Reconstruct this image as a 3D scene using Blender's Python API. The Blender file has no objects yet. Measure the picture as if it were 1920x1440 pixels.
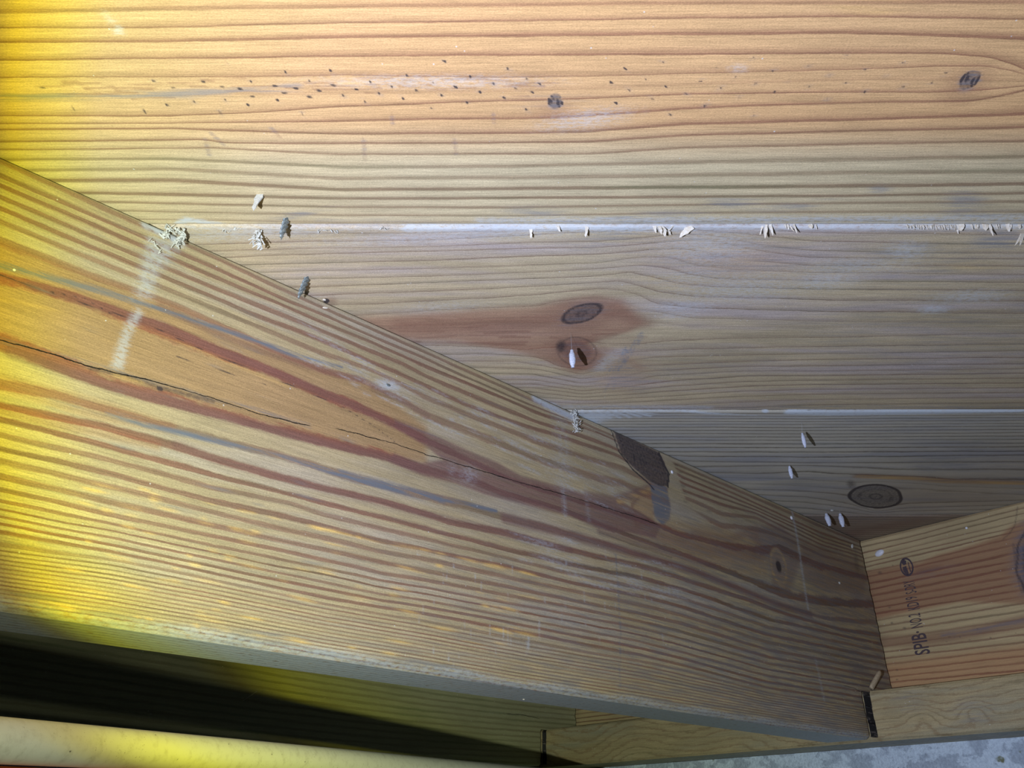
import bpy, bmesh, math, random
import numpy as np
from mathutils import Vector, Matrix
random.seed(7); rng = np.random.RandomState(7)
S = bpy.context.scene
COL = S.collection

# ------------------------------------------------------------------ camera
FPX, H, SC = 1540.0, 1.0, 0.255            # focal length in px, unit height of the deck above the lens, metres per unit
TH = math.atan(850 / FPX)                  # camera pitched up
Z0 = 1.0                                   # world height of the camera
HD = 0.255                                 # deck underside above the camera
cam_d = bpy.data.cameras.new('camera'); cam = bpy.data.objects.new('camera', cam_d); COL.objects.link(cam)
cam_d.sensor_width = 36.0; cam_d.lens = FPX / 1920 * 36.0; cam_d.clip_start = 0.002; cam_d.clip_end = 50
cam.location = (0, 0, Z0); cam.rotation_euler = (math.pi / 2 + TH, 0, 0)
S.camera = cam

# ------------------------------------------------------------------ world and light
W = bpy.data.worlds.new('dark_crawlspace'); S.world = W; W.use_nodes = True
W.node_tree.nodes['Background'].inputs[0].default_value = (0.75, 0.85, 1.0, 1)
W.node_tree.nodes['Background'].inputs[1].default_value = 0.005
S.view_settings.view_transform = 'Standard'; S.view_settings.look = 'None'
S.view_settings.gamma = 1.0; S.view_settings.use_curve_mapping = False
S.view_settings.exposure = 0.0

LAMP = np.array([-0.088, 0.012, -0.015])   # hand-held torch, left of and just below the lens
AX = np.array([0.2976, 0.7615, 0.5759]); AX /= np.linalg.norm(AX)
ld = bpy.data.lights.new('torch', 'SPOT'); torch = bpy.data.objects.new('torch', ld); COL.objects.link(torch)
torch.location = Vector(LAMP) + Vector((0, 0, Z0))
torch.rotation_euler = Vector(AX).to_track_quat('-Z', 'Y').to_euler()
ld.energy = 9.3 * 1.45; ld.shadow_soft_size = 0.0022; ld.spot_size = math.radians(170); ld.spot_blend = 0.0
ld.use_nodes = True
nt = ld.node_tree; nt.nodes.clear()
o_ = nt.nodes.new('ShaderNodeOutputLight'); em = nt.nodes.new('ShaderNodeEmission')
tc = nt.nodes.new('ShaderNodeTexCoord'); sp = nt.nodes.new('ShaderNodeSeparateXYZ')
ab = nt.nodes.new('ShaderNodeMath'); ab.operation = 'ABSOLUTE'
ac = nt.nodes.new('ShaderNodeMath'); ac.operation = 'ARCCOSINE'
mr = nt.nodes.new('ShaderNodeMapRange'); mr.inputs[1].default_value = 0; mr.inputs[2].default_value = math.radians(45)
cr = nt.nodes.new('ShaderNodeValToRGB')
nt.links.new(tc.outputs['Normal'], sp.inputs[0]); nt.links.new(sp.outputs[2], ab.inputs[0])
nt.links.new(ab.outputs[0], ac.inputs[0])
# the lens throws wider to the right than to the left, where its hood clips the beam
Rm = torch.rotation_euler.to_matrix(); rgt = Vector((1, 0, 0)) - Vector(AX) * AX[0]; rl = Rm.transposed() @ rgt.normalized()
dp = nt.nodes.new('ShaderNodeVectorMath'); dp.operation = 'DOT_PRODUCT'; dp.inputs[1].default_value = rl
sg = nt.nodes.new('ShaderNodeMath'); sg.operation = 'SIGN'; mu = nt.nodes.new('ShaderNodeMath'); mu.operation = 'MULTIPLY'
ms = nt.nodes.new('ShaderNodeMapRange'); ms.interpolation_type = 'SMOOTHSTEP'
ms.inputs[3].default_value = 1.0; ms.inputs[4].default_value = .52
sw = nt.nodes.new('ShaderNodeMath'); sw.operation = 'MULTIPLY'
nt.links.new(tc.outputs['Normal'], dp.inputs[0]); nt.links.new(sp.outputs[2], sg.inputs[0])
nt.links.new(dp.outputs['Value'], mu.inputs[0]); nt.links.new(sg.outputs[0], mu.inputs[1])
nt.links.new(mu.outputs[0], ms.inputs[0])
ms.inputs[1].default_value, ms.inputs[2].default_value = 0.0, -.40
nt.links.new(ac.outputs[0], sw.inputs[0]); nt.links.new(ms.outputs[0], sw.inputs[1]); nt.links.new(sw.outputs[0], mr.inputs[0])
nt.links.new(mr.outputs[0], cr.inputs[0]); nt.links.new(cr.outputs[0], em.inputs[0]); nt.links.new(em.outputs[0], o_.inputs[0])
BEAM = [(0, (.84, .96, 1.36)), (14, (.90, 1.0, 1.36)), (22, (.96, 1.04, 1.30)), (28, (.97, 1.07, 1.06)), (32.5, (.98, 1.08, .82)), (35.2, (1.02, 1.10, .36)),
        (37.4, (.92, .90, .08)), (39.2, (.28, .25, .06)), (40.5, (.19, .20, .14)), (45, (.14, .15, .11))]
while len(cr.color_ramp.elements) < len(BEAM): cr.color_ramp.elements.new(0.5)
for e_, (a_, c_) in zip(cr.color_ramp.elements, BEAM):
    e_.position = a_ / 45.0
    e_.color = (*[v / 1.45 for v in c_], 1)

# ------------------------------------------------------------------ geometry of the place (metres, camera at the origin of these)
def ray(px, py):
    a = (px - 960) / FPX; b = -(py - 720) / FPX
    return np.array([a, math.cos(TH) - b * math.sin(TH), math.sin(TH) + b * math.cos(TH)])
def onz(px, py, z):
    r = ray(px, py); return r * (z / r[2])
def onplane(px, py, P, n):
    r = ray(px, py); return r * ((P @ n) / (r @ n))
A0 = onz(0, 290, HD); B0 = onz(1610, 1010, HD)
D = (B0 - A0) / np.linalg.norm(B0 - A0)            # joist direction
NJ = np.array([D[1], -D[0], 0.0])                  # joist near face normal, towards the camera
ZU = np.array([0, 0, 1.0])
S_NOTCH, S_END, S_RIM = 0.701, 0.7612, 0.7650
JH, JT = 0.1842, 0.038                             # joist height and thickness
NOTCH_Z = 0.1462

def obj_from(name, verts, faces, mat=None, smooth=False, M=None, parent=None):
    me = bpy.data.meshes.new(name); me.from_pydata([tuple(v) for v in verts], [], faces); me.update()
    if smooth: me.polygons.foreach_set('use_smooth', [True] * len(me.polygons))
    if mat: me.materials.append(mat)
    o = bpy.data.objects.new(name, me); COL.objects.link(o)
    if M is not None: o.matrix_world = M
    if parent: o.parent = parent
    return o
def tag(o, label=None, cat=None, group=None, kind=None):
    if label: o['label'] = label
    if cat: o['category'] = cat
    if group: o['group'] = group
    if kind: o['kind'] = kind
    return o
def frame(O, U, V):
    U = Vector(U); V = Vector(V); Wv = U.cross(V)
    M = Matrix.Identity(4)
    for i in range(3):
        M[i][0] = U[i]; M[i][1] = V[i]; M[i][2] = Wv[i]; M[i][3] = O[i]
    M[2][3] += Z0
    return M

# ------------------------------------------------------------------ material helpers
class NB:
    def __init__(s, mat):
        mat.use_nodes = True; s.t = mat.node_tree; s.t.nodes.clear()
    def n(s, typ, **kw):
        x = s.t.nodes.new(typ)
        for k, v in kw.items(): setattr(x, k, v)
        return x
    def val(s, x, sock):
        if isinstance(x, (int, float)): sock.default_value = x
        elif isinstance(x, tuple): sock.default_value = x if len(x) == len(sock.default_value) else (*x, 1)[:len(sock.default_value)]
        else: s.t.links.new(x, sock)
    def m(s, op, a, b=None, c=None, clamp=False):
        x = s.n('ShaderNodeMath', operation=op); x.use_clamp = clamp
        s.val(a, x.inputs[0])
        if b is not None: s.val(b, x.inputs[1])
        if c is not None: s.val(c, x.inputs[2])
        return x.outputs[0]
    def sstep(s, lo, hi, x, t0=0.0, t1=1.0):
        r = s.n('ShaderNodeMapRange', interpolation_type='SMOOTHSTEP')
        s.val(x, r.inputs[0]); s.val(lo, r.inputs[1]); s.val(hi, r.inputs[2]); s.val(t0, r.inputs[3]); s.val(t1, r.inputs[4])
        return r.outputs[0]
    def mix(s, f, a, b, mode='MIX'):
        x = s.n('ShaderNodeMix', data_type='RGBA', blend_type=mode)
        s.val(f, x.inputs[0]); s.val(a, x.inputs[6]); s.val(b, x.inputs[7])
        return x.outputs[2]
    def noise(s, vec, scale=1.0, detail=3.0, rough=0.55, dist=0.0):
        x = s.n('ShaderNodeTexNoise'); s.val(vec, x.inputs['Vector'])
        x.inputs['Scale'].default_value = scale; x.inputs['Detail'].default_value = detail
        x.inputs['Roughness'].default_value = rough; x.inputs['Distortion'].default_value = dist
        return x.outputs['Fac']
    def map(s, vec, sc, loc=(0, 0, 0), rot=(0, 0, 0)):
        x = s.n('ShaderNodeMapping'); s.val(vec, x.inputs[0]); x.inputs['Scale'].default_value = sc
        x.inputs['Location'].default_value = loc; x.inputs['Rotation'].default_value = rot
        return x.outputs[0]
    def attr(s, name):
        x = s.n('ShaderNodeAttribute', attribute_name=name); return x
    def out(s, col, rough=0.6, spec=0.3, height=None, hdist=0.001, strength=0.5, metallic=0.0):
        b = s.n('ShaderNodeBsdfPrincipled'); o = s.n('ShaderNodeOutputMaterial')
        s.val(col, b.inputs['Base Color']); s.val(rough, b.inputs['Roughness']); b.inputs['Specular IOR Level'].default_value = spec
        s.val(metallic, b.inputs['Metallic'])
        if height is not None:
            bp = s.n('ShaderNodeBump'); bp.inputs['Distance'].default_value = hdist; bp.inputs['Strength'].default_value = strength
            s.val(height, bp.inputs['Height']); s.t.links.new(bp.outputs[0], b.inputs['Normal'])
        s.t.links.new(b.outputs[0], o.inputs[0]); return b

def wood_mat(name, early, late, heart, red=(.19, .075, .055), gray=(.20, .22, .25), white=(.60, .66, .68), dark=(.035, .03, .035),
             grad=0.45, gw=0.55, flat=0.55, fuzz=0.5, seed=0.0, warp=0.10, bump=0.6, rough=0.62, blotch=0.25, tint2=None, bands=0.25):
    mat = bpy.data.materials.new(name); b = NB(mat)
    co = b.n('ShaderNodeTexCoord').outputs['Object']
    fine = b.noise(b.map(co, (45, 1500, 300), (seed, seed, 0)), 1, 4, .6)          # fibres
    mid = b.noise(b.map(co, (14, 260, 60), (seed * 2, 3, 0)), 1, 3, .6)
    big = b.noise(b.map(co, (9, 22, 20), (seed * 3, 5, 1)), 1, 3, .55)
    mic = b.noise(b.map(co, (1300, 2600, 800), (seed, 1, 1)), 1, 2, .6)
    P = b.attr('ph').outputs['Fac']
    Aa = b.attr('ga'); Ab = b.attr('gb'); Ac = b.attr('cd').outputs['Fac']
    sa = b.n('ShaderNodeSeparateColor'); b.t.links.new(Aa.outputs['Color'], sa.inputs[0])
    sb = b.n('ShaderNodeSeparateColor'); b.t.links.new(Ab.outputs['Color'], sb.inputs[0])
    w, g, rd, ht = sa.outputs[0], sa.outputs[1], sa.outputs[2], Aa.outputs['Alpha']
    gy, dk, wh, yl = sb.outputs[0], sb.outputs[1], sb.outputs[2], Ab.outputs['Alpha']
    wn = b.noise(b.map(co, (28, 130, 60), (seed, 8, 2)), 1, 3, .6)
    wf = b.noise(b.map(co, (260, 700, 60), (seed, 8, 4)), 1, 2, .6)
    p = b.m('ADD', P, b.m('MULTIPLY', b.m('SUBTRACT', wn, .5), warp * 2.4))
    p = b.m('ADD', p, b.m('MULTIPLY', b.m('SUBTRACT', wf, .5), warp * .9))
    ip = b.m('ROUND', p)
    d = b.m('SUBTRACT', p, ip)
    ad = b.m('ABSOLUTE', d)
    line = b.m('SUBTRACT', 1.0, b.sstep(b.m('MULTIPLY', w, flat), w, ad))
    gr = b.m('MULTIPLY', b.m('LESS_THAN', d, 0.0), b.m('SUBTRACT', 1.0, b.sstep(0.0, gw, ad)))
    gr = b.m('MULTIPLY', b.m('POWER', gr, 1.6), grad)
    ring = b.m('MAXIMUM', line, gr)
    # every ring a little different
    wnz = b.n('ShaderNodeTexWhiteNoise', noise_dimensions='1D'); b.val(b.m('ADD', ip, seed), wnz.inputs['W'])
    rv = b.m('MULTIPLY_ADD', wnz.outputs[0], .35, .78)
    ring = b.m('MULTIPLY', b.m('MULTIPLY', ring, g), rv)
    ring = b.m('MULTIPLY', ring, b.m('MULTIPLY_ADD', mid, .9, .52), clamp=True)
    E = b.mix(b.sstep(.3, .75, big), early, tuple(c * (1 - blotch) for c in early))
    if tint2: E = b.mix(b.sstep(.42, .72, b.noise(b.map(co, (7, 60, 20), (seed + 4, 1, 1)), 1, 3)), E, tint2)
    E = b.mix(ht, E, heart)
    L = b.mix(b.sstep(.45, .75, b.noise(b.map(co, (10, 70, 30), (seed + 7, 2, 2)), 1, 3)), late, (late[0] * .72, late[1] * .92, late[2] * .82))
    L = b.mix(b.m('MULTIPLY', ht, .8), L, (late[0] * 1.20, late[1] * .74, late[2] * .62))
    c = b.mix(ring, E, L)
    c = b.mix(b.m('MULTIPLY', rd, b.m('MULTIPLY_ADD', mid, .5, .62), clamp=True), c, red)
    c = b.mix(b.m('MULTIPLY', yl, b.sstep(.35, .6, mid)), c, (.80, .52, .13))
    # fibre streaks
    c = b.mix(1.0, c, b.n('ShaderNodeCombineXYZ').outputs[0], 'MIX') if False else c
    st = b.m('MULTIPLY_ADD', b.m('SUBTRACT', fine, .5), bands * 2.2, 1.0)
    st = b.m('MULTIPLY', st, b.m('MULTIPLY_ADD', b.m('SUBTRACT', mic, .5), fuzz * 1.1, 1.0))
    mill = b.noise(b.map(co, (420, 1500, 300), (seed, 6, 6), (0, 0, .7)), 1, 3, .65)
    st = b.m('MULTIPLY', st, b.m('MULTIPLY_ADD', b.m('SUBTRACT', mill, .5), fuzz * .55, 1.0))
    st = b.m('MULTIPLY', st, b.m('MULTIPLY_ADD', b.m('SUBTRACT', mid, .5), bands * 1.1, 1.0))
    cs = b.n('ShaderNodeCombineColor'); [b.val(st, cs.inputs[i]) for i in range(3)]
    c = b.mix(1.0, c, cs.outputs[0], 'MULTIPLY')
    gn = b.noise(b.map(co, (30, 420, 100), (seed, 4, 9)), 1, 4, .7)
    c = b.mix(b.m('MULTIPLY', gy, b.sstep(.46, .72, b.m('ADD', gn, b.m('MULTIPLY', gy, .16)))), c, gray)
    wn2 = b.noise(b.map(co, (300, 900, 400), (seed, 2, 7)), 1, 3, .7)
    c = b.mix(b.m('MULTIPLY', wh, b.sstep(.60, .30, b.m('SUBTRACT', wn2, b.m('MULTIPLY', wh, .25))), clamp=True), c, white)
    kn = b.noise(b.map(co, (500, 500, 500)), 1, 3, .7)
    dkk = b.sstep(.18, .62, b.m('ADD', dk, b.m('MULTIPLY', b.m('SUBTRACT', kn, .5), b.m('MULTIPLY', dk, .8))))
    c = b.mix(b.m('MULTIPLY', dkk, .9), c, dark)
    wc = b.noise(b.map(co, (90, 90, 20), (seed, 3, 3)), 1, 4, .7)
    ca = b.m('ABSOLUTE', b.m('ADD', Ac, b.m('MULTIPLY', b.m('SUBTRACT', wc, .5), .0022)))
    cw = b.m('MULTIPLY_ADD', wn, .0007, -.00008)
    ck = b.m('SUBTRACT', 1.0, b.m('MULTIPLY', b.attr('cm').outputs['Fac'], b.m('SUBTRACT', 1.0, b.sstep(b.m('MULTIPLY', cw, .5), cw, ca))))
    c = b.mix(ck, (.008, .007, .006), c)
    # dust flecks
    vo = b.n('ShaderNodeTexVoronoi'); b.val(b.map(co, (210, 210, 210), (seed, 0, 0)), vo.inputs['Vector']); vo.inputs['Scale'].default_value = 1
    fl = b.m('MULTIPLY', b.sstep(.10, .05, vo.outputs['Distance']), b.m('GREATER_THAN', b.noise(b.map(co, (60, 60, 60), (seed, 9, 9)), 1, 2), .60))
    c = b.mix(b.m('MULTIPLY', fl, .6), c, (.72, .74, .72))
    h = b.m('ADD', b.m('MULTIPLY', ring, .45), b.m('MULTIPLY', fine, .55))
    h = b.m('ADD', h, b.m('MULTIPLY', mic, .35 * fuzz * 2)); h = b.m('ADD', h, b.m('MULTIPLY', mill, .7 * fuzz))
    h = b.m('ADD', h, b.m('MULTIPLY', b.m('MULTIPLY', wh, wn2), 1.2))
    h = b.m('ADD', h, b.m('MULTIPLY', ck, 2.0))
    b.out(c, rough, .28, h, .00022, bump)
    return mat

def plain(name, col, rough=.6, spec=.3, var=.2, scale=400, bumpd=.0003, metallic=0.0, col2=None):
    mat = bpy.data.materials.new(name); b = NB(mat)
    co = b.n('ShaderNodeTexCoord').outputs['Object']
    nz = b.noise(co, scale, 4, .6)
    c2 = col2 or tuple(x * (1 - var) for x in col)
    c = b.mix(b.sstep(.3, .7, nz), col, c2)
    b.out(c, rough, spec, nz, bumpd, .7, metallic)
    return mat

# ------------------------------------------------------------------ boards as grids that carry their grain
def sm(lo, hi, x):
    t = np.clip((x - lo) / (hi - lo), 0, 1); return t * t * (3 - 2 * t)
class Face:
    """a board face in its own coordinates: u along the board, v across it (metres)"""
    def __init__(s, O, U, V, us, vs, px2pt):
        s.O, s.Ud, s.Vd = np.array(O, float), np.array(U, float), np.array(V, float)
        s.us, s.vs = np.array(us), np.array(vs)
        s.U, s.V = np.meshgrid(s.us, s.vs, indexing='ij')
        s.px2pt = px2pt; sh = s.U.shape
        s.f = {k: np.zeros(sh) for k in ('ph', 'w', 'g', 'rd', 'ht', 'gy', 'dk', 'wh', 'yl', 'dn', 'du')}
        s.f['cd'] = np.full(sh, .01); s.f['cm'] = np.zeros(sh)
    def uv(s, px, py):
        q = s.px2pt(px, py) - s.O; return np.array([q @ s.Ud, q @ s.Vd])
    def rings(s, lines, smooth=6):
        """lines: (phase, half width, strength, [(px, py), ...]) traced on the face; turned into a smooth phase field"""
        P, Wd, G, VV = [], [], [], []
        for ph, w, g, pts in lines:
            q = np.array([s.uv(*p) for p in pts]); q = q[np.argsort(q[:, 0])]
            v = np.interp(s.us, q[:, 0], q[:, 1])
            if len(q) > 1:      # run on with the end slopes, softened
                sl = (q[1, 1] - q[0, 1]) / (q[1, 0] - q[0, 0] + 1e-9); k = s.us < q[0, 0]; v[k] += .35 * sl * (s.us[k] - q[0, 0])
                sl = (q[-1, 1] - q[-2, 1]) / (q[-1, 0] - q[-2, 0] + 1e-9); k = s.us > q[-1, 0]; v[k] += .35 * sl * (s.us[k] - q[-1, 0])
            if smooth:
                n = smooth; ker = np.hanning(2 * n + 3)[1:-1]; ker /= ker.sum()
                v = np.convolve(np.pad(v, n, mode='edge'), ker, mode='valid')
            P.append(ph); Wd.append(w); G.append(g); VV.append(v)
        P, Wd, G, VV = map(np.array, (P, Wd, G, VV))
        for i in range(len(s.us)):
            vk = np.maximum.accumulate(VV[:, i] + np.arange(len(P)) * 1e-6)
            s.f['ph'][i] = np.interp(s.vs, vk, P)
            a, bb = vk[0], vk[-1]
            r0 = (P[1] - P[0]) / max(vk[1] - vk[0], .002); r1 = (P[-1] - P[-2]) / max(vk[-1] - vk[-2], .002)
            k = s.vs < a; s.f['ph'][i][k] = P[0] + (s.vs[k] - a) * r0
            k = s.vs > bb; s.f['ph'][i][k] = P[-1] + (s.vs[k] - bb) * r1
            s.f['w'][i] = np.interp(s.vs, vk, Wd); s.f['g'][i] = np.interp(s.vs, vk, G)
    def put(s, key, val, mode='max'):
        if mode == 'max': s.f[key] = np.maximum(s.f[key], val)
        elif mode == 'add': s.f[key] = s.f[key] + val
        elif mode == 'cut': s.f[key] = s.f[key] * (1 - np.clip(val, 0, 1))
    def pdist(s, pts):
        best = np.full(s.U.shape, 1e9); sg = np.zeros(s.U.shape)
        q = [s.uv(*p) for p in pts]
        for a, c in zip(q[:-1], q[1:]):
            e = c - a; L2 = e @ e + 1e-12
            t = np.clip(((s.U - a[0]) * e[0] + (s.V - a[1]) * e[1]) / L2, 0, 1)
            dx = s.U - a[0] - t * e[0]; dy = s.V - a[1] - t * e[1]
            dd = np.hypot(dx, dy); k = dd < best
            best = np.where(k, dd, best); sg = np.where(k, np.sign(e[0] * dy - e[1] * dx), sg)
        return best, sg
    def pxm(s, px, py):
        a, c = s.uv(px, py - 3), s.uv(px, py + 3); return np.hypot(*(a - c)) / 6
    def stroke(s, key, pts, wpx, amt, soft=.6, mode='max'):
        m = s.pxm(*pts[len(pts) // 2]); dd, _ = s.pdist(pts); hw = wpx * .5 * m
        s.put(key, amt * (1 - sm(hw * (1 - soft), hw * (1 + soft), dd)), mode)
    def ell(s, key, cx, cy, rx, ry, ang, amt, soft=.5, mode='max', ret=False):
        c, sn = math.cos(math.radians(ang)), math.sin(math.radians(ang))
        o = s.uv(cx, cy); a = s.uv(cx + rx * c, cy + rx * sn) - o; bb = s.uv(cx - ry * sn, cy + ry * c) - o
        det = a[0] * bb[1] - a[1] * bb[0]
        x = s.U - o[0]; y = s.V - o[1]
        p = (x * bb[1] - y * bb[0]) / det; q = (a[0] * y - a[1] * x) / det
        r = np.hypot(p, q)
        if ret: return r
        s.put(key, amt * (1 - sm(1 - soft, 1 + soft, r)), mode)
    def poly(s, key, pts, amt, softpx=3, mode='max'):
        q = [s.uv(*p) for p in pts]; ins = np.zeros(s.U.shape, bool)
        for i in range(len(q)):
            a, c = q[i - 1], q[i]
            k = ((a[1] > s.V) != (c[1] > s.V)) & (s.U < (c[0] - a[0]) * (s.V - a[1]) / (c[1] - a[1] + 1e-12) + a[0])
            ins ^= k
        dd, _ = s.pdist(list(pts) + [pts[0]]); sd = np.where(ins, -dd, dd); m = softpx * s.pxm(*pts[0])
        s.put(key, amt * (1 - sm(-m, m, sd)), mode)
    def knot(s, cx, cy, rx, ry, ang, n=4, dark=.8, rim=.35, wob=.10):
        r = s.ell('', cx, cy, rx, ry, ang, 0, ret=True)
        a = np.arctan2(s.V - s.uv(cx, cy)[1], s.U - s.uv(cx, cy)[0])
        r = r * (1 + wob * (np.sin(2 * a + cx) * .5 + np.sin(3 * a + 1 + cy) * .4 + np.sin(5 * a + 2) * .25))
        k = 1 - sm(.93, 1.06, r)
        th = dark * (.70 + .30 * np.cos(r * n * 2 * math.pi)) * (.7 + .3 * np.sin(a * 2 + 1)) * k
        s.put('dk', np.maximum(th * .92, dark * .42 * k)); s.put('dk', rim * np.exp(-((r - 1) / .09) ** 2) + 0 * r)
        s.f['g'] = s.f['g'] * (1 - k)
    def cracks(s, segs):
        """drying checks that run with the board: signed distance across, and a mask along"""
        allp = np.array([s.uv(*p) for seg in segs for p in seg]); allp = allp[np.argsort(allp[:, 0])]
        vc = np.interp(s.us, allp[:, 0], allp[:, 1]); s.f['cd'] = np.clip(s.V - vc[:, None], -.01, .01)
        for seg in segs:
            q = np.array([s.uv(*p) for p in seg]); a, c = q[:, 0].min(), q[:, 0].max()
            s.f['cm'] = np.maximum(s.f['cm'], sm(a - .001, a + .003, s.U) * (1 - sm(c - .003, c + .001, s.U)))
    def build(s, name, mat, thick, corners=None, mask=None, side=None, parent=None):
        nu, nv = s.U.shape; f = s.f
        X = s.U + f['du']; Y = s.V; Zc = -f['dn'] * -1.0      # dn > 0 pushes the surface back into the board (+local z)
        V0 = np.stack([X, Y, f['dn']], -1).reshape(-1, 3)
        idx = np.arange(nu * nv).reshape(nu, nv)
        quads = np.stack([idx[:-1, :-1], idx[:-1, 1:], idx[1:, 1:], idx[1:, :-1]], -1)   # outward is -z
        cell = np.ones((nu - 1, nv - 1), bool) if mask is None else mask
        q = quads[cell].reshape(-1, 4)
        if corners is None: corners = [(0, 0), (nu - 1, 0), (nu - 1, nv - 1), (0, nv - 1)]
        loop = []
        for (a, c), (a2, c2) in zip(corners, corners[1:] + corners[:1]):
            n = max(abs(a2 - a), abs(c2 - c))
            loop += [(a + (a2 - a) * k // n, c + (c2 - c) * k // n) for k in range(n)]
        li = np.array([idx[a, c] for a, c in loop]); L = len(li)
        V1 = V0[li]; V2 = V1.copy(); V2[:, 2] = thick
        Nn = len(V0); verts = np.concatenate([V0, V1, V2])
        r = np.arange(L); r2 = (r + 1) % L
        side_f = np.stack([Nn + r, Nn + r2, Nn + L + r2, Nn + L + r], -1)
        ci = [loop.index(c) for c in [tuple(c) for c in corners]]
        nq, ns = len(q), L
        me = bpy.data.meshes.new(name)
        me.vertices.add(len(verts)); me.vertices.foreach_set('co', verts.ravel().astype('f'))
        lt = np.concatenate([q.ravel(), side_f.ravel(), np.array([Nn + L + c for c in ci])[::1]])
        me.loops.add(len(lt)); me.loops.foreach_set('vertex_index', lt.astype('i'))
        st = np.concatenate([np.arange(nq + ns) * 4, [4 * (nq + ns)]])
        me.polygons.add(nq + ns + 1); me.polygons.foreach_set('loop_start', st.astype('i'))
        me.polygons.foreach_set('use_smooth', np.array([True] * nq + [False] * (ns + 1)))
        me.update(calc_edges=True); me.validate()
        base = {k: np.concatenate([v.ravel(), v.ravel()[li], v.ravel()[li]]) for k, v in f.items()}
        if side: side(base, Nn, L, loop, nu, nv)
        def at(nm, typ, arr):
            a = me.attributes.new(nm, typ, 'POINT'); a.data.foreach_set('value' if typ == 'FLOAT' else 'color', arr.astype('f').ravel())
        at('ph', 'FLOAT', base['ph']); at('cm', 'FLOAT', base['cm']); at('cd', 'FLOAT', base['cd'])
        at('ga', 'FLOAT_COLOR', np.stack([base[k] for k in ('w', 'g', 'rd', 'ht')], -1))
        at('gb', 'FLOAT_COLOR', np.stack([base[k] for k in ('gy', 'dk', 'wh', 'yl')], -1))
        me.materials.append(mat)
        o = bpy.data.objects.new(name, me); COL.objects.link(o)
        o.matrix_world = frame(s.O, s.Ud, s.Vd)
        if parent: o.parent = parent
        return o
def axis(segs):
    """[(start, step), ..., end] -> coordinates"""
    out = []
    for (a, st), nx in zip(segs[:-1], segs[1:]):
        e = nx[0] if isinstance(nx, tuple) else nx
        n = max(1, int(round((e - a) / st))); out += list(np.linspace(a, e, n, endpoint=False))
    return np.array(out + [segs[-1]])
def edges(v0, v1, st, ch=.0035):
    return axis([(v0, ch / 5), (v0 + ch, st), (v1 - ch, ch / 5), v1])
dpt = lambda px, py: onz(px, py, HD)

# ------------------------------------------------------------------ materials
M_b1 = wood_mat('pine_orange', (.60, .50, .295), (.285, .20, .115), (.61, .355, .15), grad=.60, flat=.2, seed=1.3, warp=.07, fuzz=.75, bands=.42, blotch=.15)
M_b2 = wood_mat('pine_pale', (.58, .475, .29), (.26, .18, .12), (.40, .235, .145), grad=.48, flat=.05, seed=2.7, warp=.12, fuzz=.9, bands=.42, blotch=.22, tint2=(.50, .42, .36))
M_b3 = wood_mat('pine_grey_green', (.57, .53, .41), (.15, .125, .085), (.40, .33, .20), grad=.40, flat=.05, seed=4.1, warp=.15, fuzz=.4, bands=.25, blotch=.2, tint2=(.38, .38, .37))
M_b4 = wood_mat('pine_brown', (.36, .29, .21), (.20, .14, .10), (.3, .2, .12), grad=.3, seed=5.1, warp=.2)
M_j = wood_mat('joist_pine', (.445, .36, .20), (.225, .125, .08), (.345, .215, .095), red=(.165, .082, .075), grad=.12, gw=.35, flat=.45, white=(.50, .56, .60), gray=(.145, .165, .19), seed=6.4, warp=.13, fuzz=.85, bands=.46,
               blotch=.2, rough=.5, tint2=(.40, .345, .25))
M_j2 = wood_mat('joist_pine_olive', (.36, .35, .21), (.23, .21, .12), (.25, .22, .10), grad=.3, flat=.3, seed=11.3, warp=.2, white=(.5, .56, .6), gray=(.16, .19, .2))
M_rim = wood_mat('rim_pine', (.55, .43, .22), (.24, .14, .075), (.50, .28, .125), red=(.21, .088, .052), gray=(.16, .15, .18), grad=.35, flat=.4, seed=8.2, warp=.16, fuzz=.3)
M_led = wood_mat('ledger_pine', (.47, .38, .20), (.29, .21, .11), (.4, .3, .15), grad=.35, flat=.1, seed=9.9, warp=.6, fuzz=.7, tint2=(.34, .31, .20), bands=.4)
M_chip = plain('raw_wood_chip', (.66, .57, .42), .7, .2, .25, 900, .0003, col2=(.78, .74, .64))
M_pod = plain('pale_papery_cocoon', (.72, .76, .84), .6, .3, .3, 1800, .0004, col2=(.45, .50, .60))
M_screw = plain('weathered_screw_metal', (.34, .39, .38), .45, .6, .5, 1500, .0002, .6, col2=(.15, .18, .18))
M_ink = plain('stamp_ink', (.04, .035, .055), .7, .2, .3, 1600, .0001, col2=(.13, .09, .08))
M_silk = plain('silk_thread', (.7, .72, .72), .5, .4)
M_paint = plain('white_paint', (.80, .82, .84), .4, .5, .1)
M_peg = plain('bent_brad', (.52, .42, .27), .5, .4, .3, 900)

# ------------------------------------------------------------------ deck board nearest the camera (the orange one)
Y1, Y2, Y3 = dpt(960, 423)[1], dpt(960, 769.5)[1], dpt(960, 966)[1]
BW = Y2 - Y1
def deck_face(y0, y1, us, stv):
    return Face((0, 0, HD), (1, 0, 0), (0, 1, 0), us, edges(y0, y1, stv), dpt)
def chamfer(F, y0, y1, near, far):
    q = np.interp(F.us, np.linspace(-.75, .9, 240), np.convolve(rng.uniform(.25, 1.15, 246), np.ones(7) / 7, 'valid'))[:, None]
    F.put('dn', near[1] * q * (1 - sm(0, 1, (F.V - y0) / (near[0] * q))), 'add')
    F.put('dn', far[1] * (1 - sm(0, far[0], y1 - F.V)), 'add')
T = 'phase', 'w', 'g'
F = deck_face(Y1 - BW, Y1 - .0003, axis([(-.75, .02), (-.24, .0009), (.27, .02), .75]), .0008)
X7 = [0, 320, 640, 960, 1280, 1600, 1920]
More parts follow.
